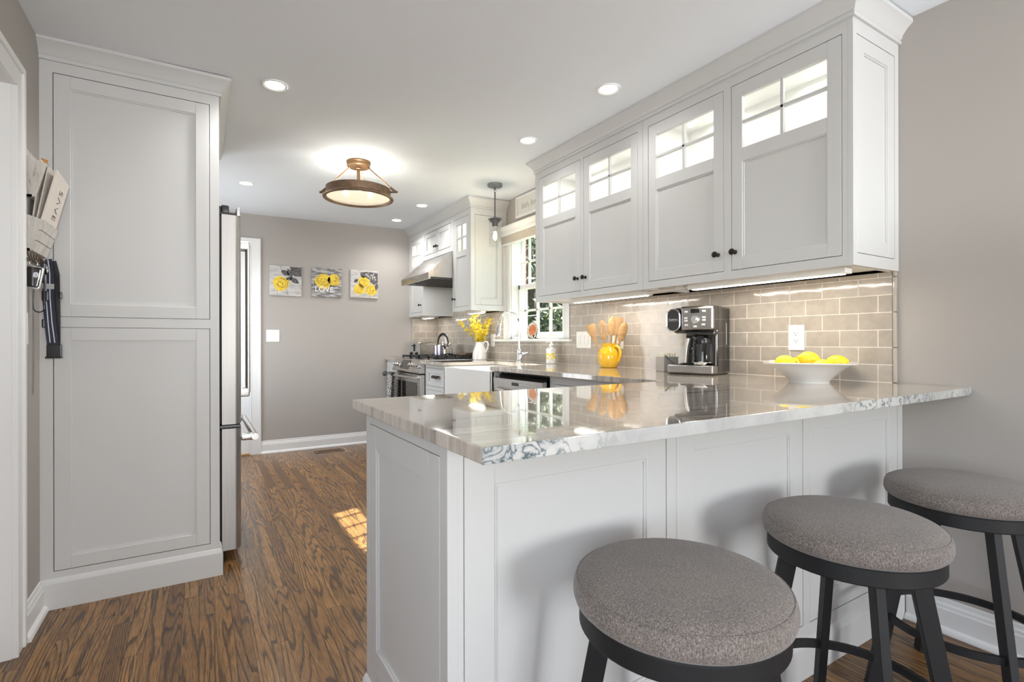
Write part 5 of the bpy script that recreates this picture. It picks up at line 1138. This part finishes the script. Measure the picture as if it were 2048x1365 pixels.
one(mb, 'metal_cup', mat('lavender_metal', (0.50, 0.40, 0.46), 0.22, 0.85, noise=((12, 12, 8), (0.38, 0.42, 0.55), 0.35, 0.65)), 'pearly lavender metal cup standing in front of the kettle', 'cup', (cx0, cy0, 0.9845))
srx, sry = 2.30, 4.66
sr = thing('spoon_rest', 'flat wooden spoon rest lying on the right back burner', 'spoon rest', (srx, sry, 0.9845))
mb = MB(); mb.lathe([(0, 0), (0.05, 0.0), (0.058, 0.006), (0.060, 0.012), (0.054, 0.008), (0, 0.005)], 28, (srx, sry, 0.9845), shape=lambda a, r, z: 1 + 0.3 * abs(math.cos(a))); mb.build('dish', mat('terracotta_wood', (0.36, 0.19, 0.09), 0.5), sr)
mb = MB(); mb.tube([(srx - 0.01, sry, 0.996), (srx + 0.05, sry - 0.03, 1.003), (srx + 0.11, sry - 0.06, 1.008)], 0.005, 8); mb.build('spoon_handle', M_black, sr)

# ------------------------------------------------------------------ mail organizer and hanging things on the left wall
xo = XL
og = thing('mail_organizer', 'whitewashed wooden wall mail organizer with two pockets and key hooks', 'mail organizer', (xo, 2.70, 1.46))
m, nt, b = newmat('whitewashed_wood')
n = tex(nt, 'ShaderNodeTexNoise', (40, 40, 9)); n.inputs['Detail'].default_value = 6; n.inputs['Roughness'].default_value = 0.75
nt.links.new(ramp(nt, n.outputs[0], [(0.32, (0.28, 0.25, 0.21)), (0.42, (0.52, 0.49, 0.45)), (0.6, (0.64, 0.615, 0.575))]), b.inputs['Base Color']); b.inputs['Roughness'].default_value = 0.8
M_ww = m
OY0, OY1 = 2.60, 2.815
mb = MB(); mb.box(xo + 0.0005, xo + 0.012, OY0 - 0.012, OY1 + 0.012, 1.445, 1.856, 0.002); mb.build('back_board', M_ww, og)
def pocket(z0, z1, xb, xt, slats):
    mb = MB(); x0 = xo + 0.012
    for y in (OY0, OY1 - 0.010): mb.prism([(x0, z0), (xb - 0.004, z0), (xt - 0.004, z1), (x0, z1 + 0.018)], y, y + 0.010, 'y')
    mb.box(x0, xb - 0.003, OY0, OY1, z0, z0 + 0.009); mb.build('pocket_side', M_ww, og, False)
    n_ = slats
    for k in range(n_):
        a, c = k / n_ + 0.012, (k + 1) / n_ - 0.012; f = lambda q: (xb + (xt - xb) * q, z0 + (z1 - z0) * q)
        (xa, za), (xc, zc_) = f(a), f(c); mb = MB(); mb.prism([(xa - 0.004, za), (xa + 0.004, za), (xc + 0.004, zc_), (xc - 0.004, zc_)], OY0 - 0.002, OY1 + 0.002, 'y'); mb.build('slat', M_ww, og, False)
pocket(1.672, 1.808, xo + 0.032, xo + 0.066, 1); pocket(1.468, 1.588, xo + 0.026, xo + 0.064, 3)
M_hook = mat('hook_bronze', (0.10, 0.065, 0.04), 0.4, 0.8)
HY = [2.615, 2.655, 2.695, 2.735, 2.775, 2.805]
for y in HY:
    mb = MB(); mb.tube([(xo + 0.0125, y, 1.466), (xo + 0.016, y, 1.450), (xo + 0.020, y, 1.437), (xo + 0.030, y, 1.432), (xo + 0.038, y, 1.440), (xo + 0.040, y, 1.450)], 0.0026, 8); mb.build('hook', M_hook, og)
def envelope(label, pts, col, name='envelope', th=0.003):
    """pts: bottom-near, bottom-far, top-far, top-near"""
    P = [Vector(p) for p in pts]; n = (P[1] - P[0]).cross(P[3] - P[0]).normalized() * th
    mb = MB(); mb.raw(P + [p - n for p in P], [(0, 1, 2, 3), (7, 6, 5, 4), (0, 4, 5, 1), (1, 5, 6, 2), (2, 6, 7, 3), (3, 7, 4, 0)])
    t = thing(name, label, 'envelope', tuple((P[0] + P[1]) / 2)); mb.build('paper', mat(col[0], col[1], 0.7), t, False); return t, P
pap = ('cream_paper', (0.68, 0.62, 0.56)); pap2 = ('ivory_paper', (0.62, 0.575, 0.525))
e1, P = envelope('cream save-the-date card leaning out at the front of the lower pocket', [(-0.5285, 2.625, 1.530), (-0.5165, 2.795, 1.525), (-0.45965, 2.795, 1.774), (-0.4680, 2.625, 1.795)], pap)
ux = (P[1] - P[0]).normalized(); vx = (P[3] - P[0]).normalized(); nx_ = ux.cross(vx).normalized(); vx = nx_.cross(ux)
cc = P[0] + (P[1] - P[0]) * 0.60 + vx * 0.150 + nx_ * 0.0012; dn = -vx
text('lettering', 'S\u039bVE', 0.052, Matrix(((dn.x, ux.x, nx_.x, cc.x), (dn.y, ux.y, nx_.y, cc.y), (dn.z, ux.z, nx_.z, cc.z), (0, 0, 0, 1))), mat('black_ink', (0.03, 0.03, 0.03), 0.7), e1, 0.0002, 0, 1.15, thin=0.0012)
envelope('plain cream envelope second from the front in the lower pocket', [(-0.5435, 2.62, 1.485), (-0.5415, 2.79, 1.485), (-0.468, 2.79, 1.790), (-0.492, 2.62, 1.800)], pap2)
envelope('ivory envelope furthest back in the lower pocket of the organizer', [(-0.5475, 2.615, 1.485), (-0.5465, 2.77, 1.485), (-0.500, 2.77, 1.810), (-0.512, 2.615, 1.822)], pap2)
envelope('folded orange-brown card peeking out of the upper pocket', [(-0.545, 2.735, 1.690), (-0.540, 2.80, 1.690), (-0.525, 2.785, 1.868), (-0.535, 2.745, 1.862)], ('tan_card', (0.46, 0.22, 0.05)), 'folded_card')

def ring(mb, c, r, w=0.0012, axis='y', n=24):
    mb.tube([(c[0] + r * math.cos(q), c[1], c[2] + r * math.sin(q)) if axis == 'y' else (c[0], c[1] + r * math.cos(q), c[2] + r * math.sin(q)) for q in [2 * PI * k / n for k in range(n)]], w, 8, closed=True)
kf = thing('car_key', 'black car key fob with silver edge hanging from the first hook', 'key', (xo + 0.03, 2.615, 1.43))
Mf = Matrix.Translation((xo + 0.031, 2.606, 1.372)) @ Matrix.Rotation(0.16, 4, 'Y') @ Matrix.Diagonal((1.3, 1.0, 1.22, 1.0))
mb = MB(Mf); mb.box(-0.019, 0.019, -0.008, 0.008, -0.036, 0.030, 0.0075, 4); mb.build('fob', M_gloss, kf)
mb = MB(Mf); mb.box(-0.021, 0.021, -0.005, 0.005, -0.039, 0.032, 0.0048, 3); mb.build('silver_edge', M_chrome, kf)
mb = MB(Mf @ Matrix.Translation((0.006, -0.0083, 0.005)) @ Matrix.Rotation(PI / 2, 4, 'X')); oval(mb, 0.0055, 0.0085, 0, 0.0008); em = mb.build('emblem', mat('pale_emblem', (0.75, 0.77, 0.80), 0.3), kf)
mb = MB(Mf @ Matrix.Translation((0.006, -0.0092, 0.005)) @ Matrix.Rotation(PI / 2, 4, 'X')); mb.tube([(-0.002, 0.005, 0), (0.002, 0.003, 0), (-0.001, 0, 0), (0.002, -0.003, 0), (-0.002, -0.005, 0)], 0.0007, 6); mb.build('emblem_mark', mat('emblem_blue', (0.05, 0.08, 0.2), 0.4), em)
mb = MB(); ring(mb, (xo + 0.030, 2.615, 1.422), 0.0115); mb.build('key_ring', M_chrome, kf)
kk = thing('key_bunch', 'bunch of brass and steel keys hanging from the middle hooks', 'keys', (xo + 0.034, 2.735, 1.43))
mb = MB(); ring(mb, (xo + 0.034, 2.735, 1.424), 0.012); mb.build('key_ring', M_chrome, kk)
for i, (dx, a, c_) in enumerate(((-0.008, -0.12, M_chrome), (0.0, 0.05, M_brass), (0.010, 0.16, M_chrome))):
    Mk_ = Matrix.Translation((xo + 0.034 + dx, 2.730 - 0.006 * i, 1.414)) @ Matrix.Rotation(a, 4, 'Y'); mb = MB(Mk_); oval(MB(), 1, 1, 0, 1) if False else None
    mb.prism([(-0.010, -0.004), (-0.006, 0.003), (0.006, 0.003), (0.010, -0.004), (0.009, -0.018), (0.004, -0.022), (0.004, -0.052), (0.0, -0.056), (-0.003, -0.052), (-0.003, -0.046), (-0.0045, -0.042), (-0.003, -0.036), (-0.003, -0.022), (-0.009, -0.018)], -0.001, 0.001, 'y'); mb.build('key', c_, kk, False)
lc_ = thing('key_lanyard', 'thin looped black cord lanyard hanging beside the car key', 'lanyard', (xo + 0.03, 2.685, 1.43))
mb = MB(); L = [(xo + 0.036, 2.695, 1.434)]
for k in range(17):
    q = PI * k / 16; L.append((xo + 0.028 + 0.016 * math.cos(q), 2.690 - 0.003 * math.sin(q * 2), 1.41 - 0.155 * 1.0 + 0.0 if False else 1.255 - 0.018 * math.sin(q)) )
L = [(xo + 0.034, 2.692, 1.432), (xo + 0.046, 2.69, 1.36), (xo + 0.046, 2.69, 1.28)] + [(xo + 0.030 + 0.016 * math.cos(q), 2.69, 1.256 - 0.016 * math.sin(q)) for q in [PI * k / 8 for k in range(9)]] + [(xo + 0.014, 2.69, 1.28), (xo + 0.016, 2.69, 1.36), (xo + 0.032, 2.692, 1.430)]
mb.tube(L, 0.0022, 8); mb.build('cord', M_black, lc_)
mb = MB(); mb.box(xo + 0.036, xo + 0.058, 2.694, 2.704, 1.285, 1.325, 0.004); mb.tube([(xo + 0.040, 2.696, 1.43), (xo + 0.047, 2.699, 1.36), (xo + 0.047, 2.699, 1.32)], 0.002, 8); mb.build('clip', M_black, lc_)
ls = thing('dog_leash', 'folded black strap with navy band and two white stripes hanging from the last hooks', 'leash', (xo + 0.04, 2.77, 1.43))
def strap(P, w, th, up=(0, -1, 0)):
    mb = MB(); mb.tube(P, 1, sec=[(-th / 2, -w / 2), (th / 2, -w / 2), (th / 2, w / 2), (-th / 2, w / 2)], up=up); return mb
yb = 2.752
front = [(xo + 0.036, 2.766, 1.436), (xo + 0.040, yb, 1.455), (xo + 0.046, yb - 0.003, 1.40), (xo + 0.047, yb - 0.004, 1.30), (xo + 0.053, yb - 0.004, 1.20), (xo + 0.060, yb - 0.003, 1.12), (xo + 0.062, yb - 0.002, 1.064)]
strap(front, 0.036, 0.005).build('front_strap', mat('navy_webbing', (0.006, 0.008, 0.022), 0.6, noise=((200, 200, 500), (0.010, 0.014, 0.04), 0.3, 0.7)), ls)
for dx in (-0.006, 0.006):
    strap([(x + dx * (1 if i < 5 else 1.2), y - 0.0032, z) for i, (x, y, z) in enumerate(front)][1:6], 0.0032, 0.001).build('white_stripe', mat('white_webbing', (0.62, 0.66, 0.74), 0.6), ls)
strap([(xo + 0.052, 2.766, 1.452), (xo + 0.062, 2.768, 1.40), (xo + 0.064, 2.768, 1.25), (xo + 0.064, 2.768, 1.10)], 0.034, 0.006).build('back_strap', M_black, ls)
mb = MB(); mb.box(xo + 0.042, xo + 0.088, yb - 0.012, yb + 0.012, 1.060, 1.112, 0.003); mb.box(xo + 0.038, xo + 0.090, yb - 0.013, yb + 0.013, 1.056, 1.064, 0.002); mb.build('stitched_end', M_black, ls)
mb = MB(); mb.box(xo + 0.078, xo + 0.088, yb - 0.002, yb + 0.018, 1.300, 1.328, 0.003); mb.box(xo + 0.026, xo + 0.036, yb - 0.002, yb + 0.018, 1.18, 1.215, 0.003); mb.build('buckle', M_black, ls)
mb = MB(); mb.box(xo + 0.020, xo + 0.066, yb - 0.0095, yb - 0.0075, 1.337, 1.358); mb.build('name_tag', mat('grey_tag', (0.42, 0.42, 0.42), 0.6), ls, False)

# ------------------------------------------------------------------ outside the window
mb = MB(); mb.box(XW + 0.17, 40, -10, 45, -0.9, -0.8); struct(mb, 'ground_lawn', mat('lawn', (0.10, 0.16, 0.04), 0.9, noise=((6, 6, 6), (0.17, 0.22, 0.07), 0.35, 0.65)))
m, nt, b = newmat('red_brick')
br = nt.nodes.new('ShaderNodeTexBrick'); br.inputs['Scale'].default_value = 1; br.inputs['Brick Width'].default_value = 0.21; br.inputs['Row Height'].default_value = 0.075; br.inputs['Mortar Size'].default_value = 0.006
br.inputs['Color1'].default_value = (0.30, 0.095, 0.055, 1); br.inputs['Color2'].default_value = (0.36, 0.13, 0.08, 1); br.inputs['Mortar'].default_value = (0.42, 0.36, 0.31, 1)
x, y, z = sep(nt, coords(nt)); nt.links.new(comb(nt, mth(nt, 'ADD', x, y), z, 0), br.inputs['Vector']); nt.links.new(br.outputs[0], b.inputs['Base Color']); b.inputs['Roughness'].default_value = 0.9
mb = MB(); mb.box(XW + T + 0.01, 2.835, 4.36, 5.4, -0.8, 3.4); one(mb, 'brick_wall', m, 'red brick wall seen at the left edge of the window', 'wall', (2.72, 4.8, -0.8), smooth=False)
def tree(x, y, h, r, label, col, seed, zb=0.6, n=1500):
    t = thing('tree', label, 'tree', (x, y, -0.8), 'trees outside the window'); rr = random.Random(seed)
    mb = MB(); mb.tube([(x, y, -0.8), (x + 0.05, y, h * 0.4), (x, y + 0.05, h * 0.85)], [0.14, 0.10, 0.03], 10); mb.build('trunk', mat('bark', (0.07, 0.05, 0.035), 0.9), t)
    mb = MB(); vs, fs = [], []
    for k in range(n):
        while True:
            p = Vector((rr.uniform(-1, 1), rr.uniform(-1, 1), rr.uniform(-1, 1)))
            if 0.25 < p.length < 1: break
        q = Vector((x + p.x * r, y + p.y * r, (h + zb) / 2 + p.z * (h - zb) / 2)); s_ = rr.uniform(0.08, 0.17)
        a = Vector((rr.gauss(0, 1), rr.gauss(0, 1), rr.gauss(0, 1))).normalized(); b2 = a.orthogonal().normalized(); i = len(vs)
        vs += [q - a * s_, q + b2 * s_ * 0.5, q + a * s_, q - b2 * s_ * 0.5]; fs.append((i, i + 1, i + 2, i + 3))
    mb.raw(vs, fs); mb.build('foliage', mat(*col), t, False)
G1 = ('leaf_dark', (0.030, 0.060, 0.018), 0.7, 0.0, 0.3, None, 0, 0, ((2, 2, 2), (0.06, 0.10, 0.022), 0.4, 0.6)); G2 = ('leaf_olive', (0.085, 0.115, 0.03), 0.7, 0.0, 0.3, None, 0, 0, ((2, 2, 2), (0.14, 0.16, 0.04), 0.4, 0.6))
tree(5.9, 9.0, 5.6, 1.4, 'dark green tree nearest the brick wall outside the window', G1, 1, 0.2, 2600)
tree(8.6, 11.6, 4.9, 1.5, 'olive green tree in the middle of the window view', G2, 2, 0.3, 2200)
tree(10.6, 14.3, 5.4, 1.5, 'small dark tree to the right in the window view', G1, 3, 0.4, 1800)
tree(11.0, 18.4, 9.5, 2.6, 'tall olive tree standing behind the others outside', G2, 4, 0.6, 2800)
mb = MB(); 
for k in range(26): mb.box(7.6 + k * 0.30, 7.6 + k * 0.30 + 0.285, 9.6 - k * 0.1, 9.63 - k * 0.1, -0.8, 1.25)
one(mb, 'garden_fence', mat('dark_fence', (0.055, 0.05, 0.052), 0.85), 'dark board fence low in the window view', 'fence', (9, 8, -0.8), smooth=False)
gt = thing('ornamental_grass', 'tan ornamental grass clump in front of the dark fence', 'grass clump', (5.3, 6.95, -0.8))
rr = random.Random(5); mb = MB(); vs, fs = [], []
for k in range(260):
    a = rr.uniform(0, 6.28); l = rr.uniform(0.5, 1.0); h = rr.uniform(1.5, 2.1); p = Vector((5.3 + 0.15 * math.cos(a), 6.95 + 0.15 * math.sin(a), -0.8)); d = Vector((math.cos(a), math.sin(a), 0)); e = Vector((-d.y, d.x, 0)) * 0.012; i = len(vs)
    mm = p + d * l * 0.35 + Vector((0, 0, h * 0.8)); tt = p + d * l + Vector((0, 0, h * rr.uniform(0.6, 0.9))); vs += [p - e, p + e, mm + e, mm - e, tt]; fs += [(i, i + 1, i + 2, i + 3), (i + 3, i + 2, i + 4)]
mb.raw(vs, fs); mb.build('blades', mat('dry_grass', (0.40, 0.30, 0.16), 0.8, noise=((3, 3, 3), (0.22, 0.20, 0.09), 0.4, 0.6)), gt, False)
nh = thing('neighbour_house', 'neighbouring house with grey roof far behind the fence', 'house', (20, 25, -0.8))
mb = MB(); mb.box(16, 24, 21, 28, -0.8, 2.2); mb.build('wall', mat('pale_siding', (0.5, 0.5, 0.5), 0.8), nh, False)
mb = MB(); mb.prism([(20.6, 2.2), (28.4, 2.2), (24.5, 4.9)], 15.6, 24.4, 'x'); mb.build('roof', mat('grey_shingle', (0.10, 0.10, 0.12), 0.9), nh, False)
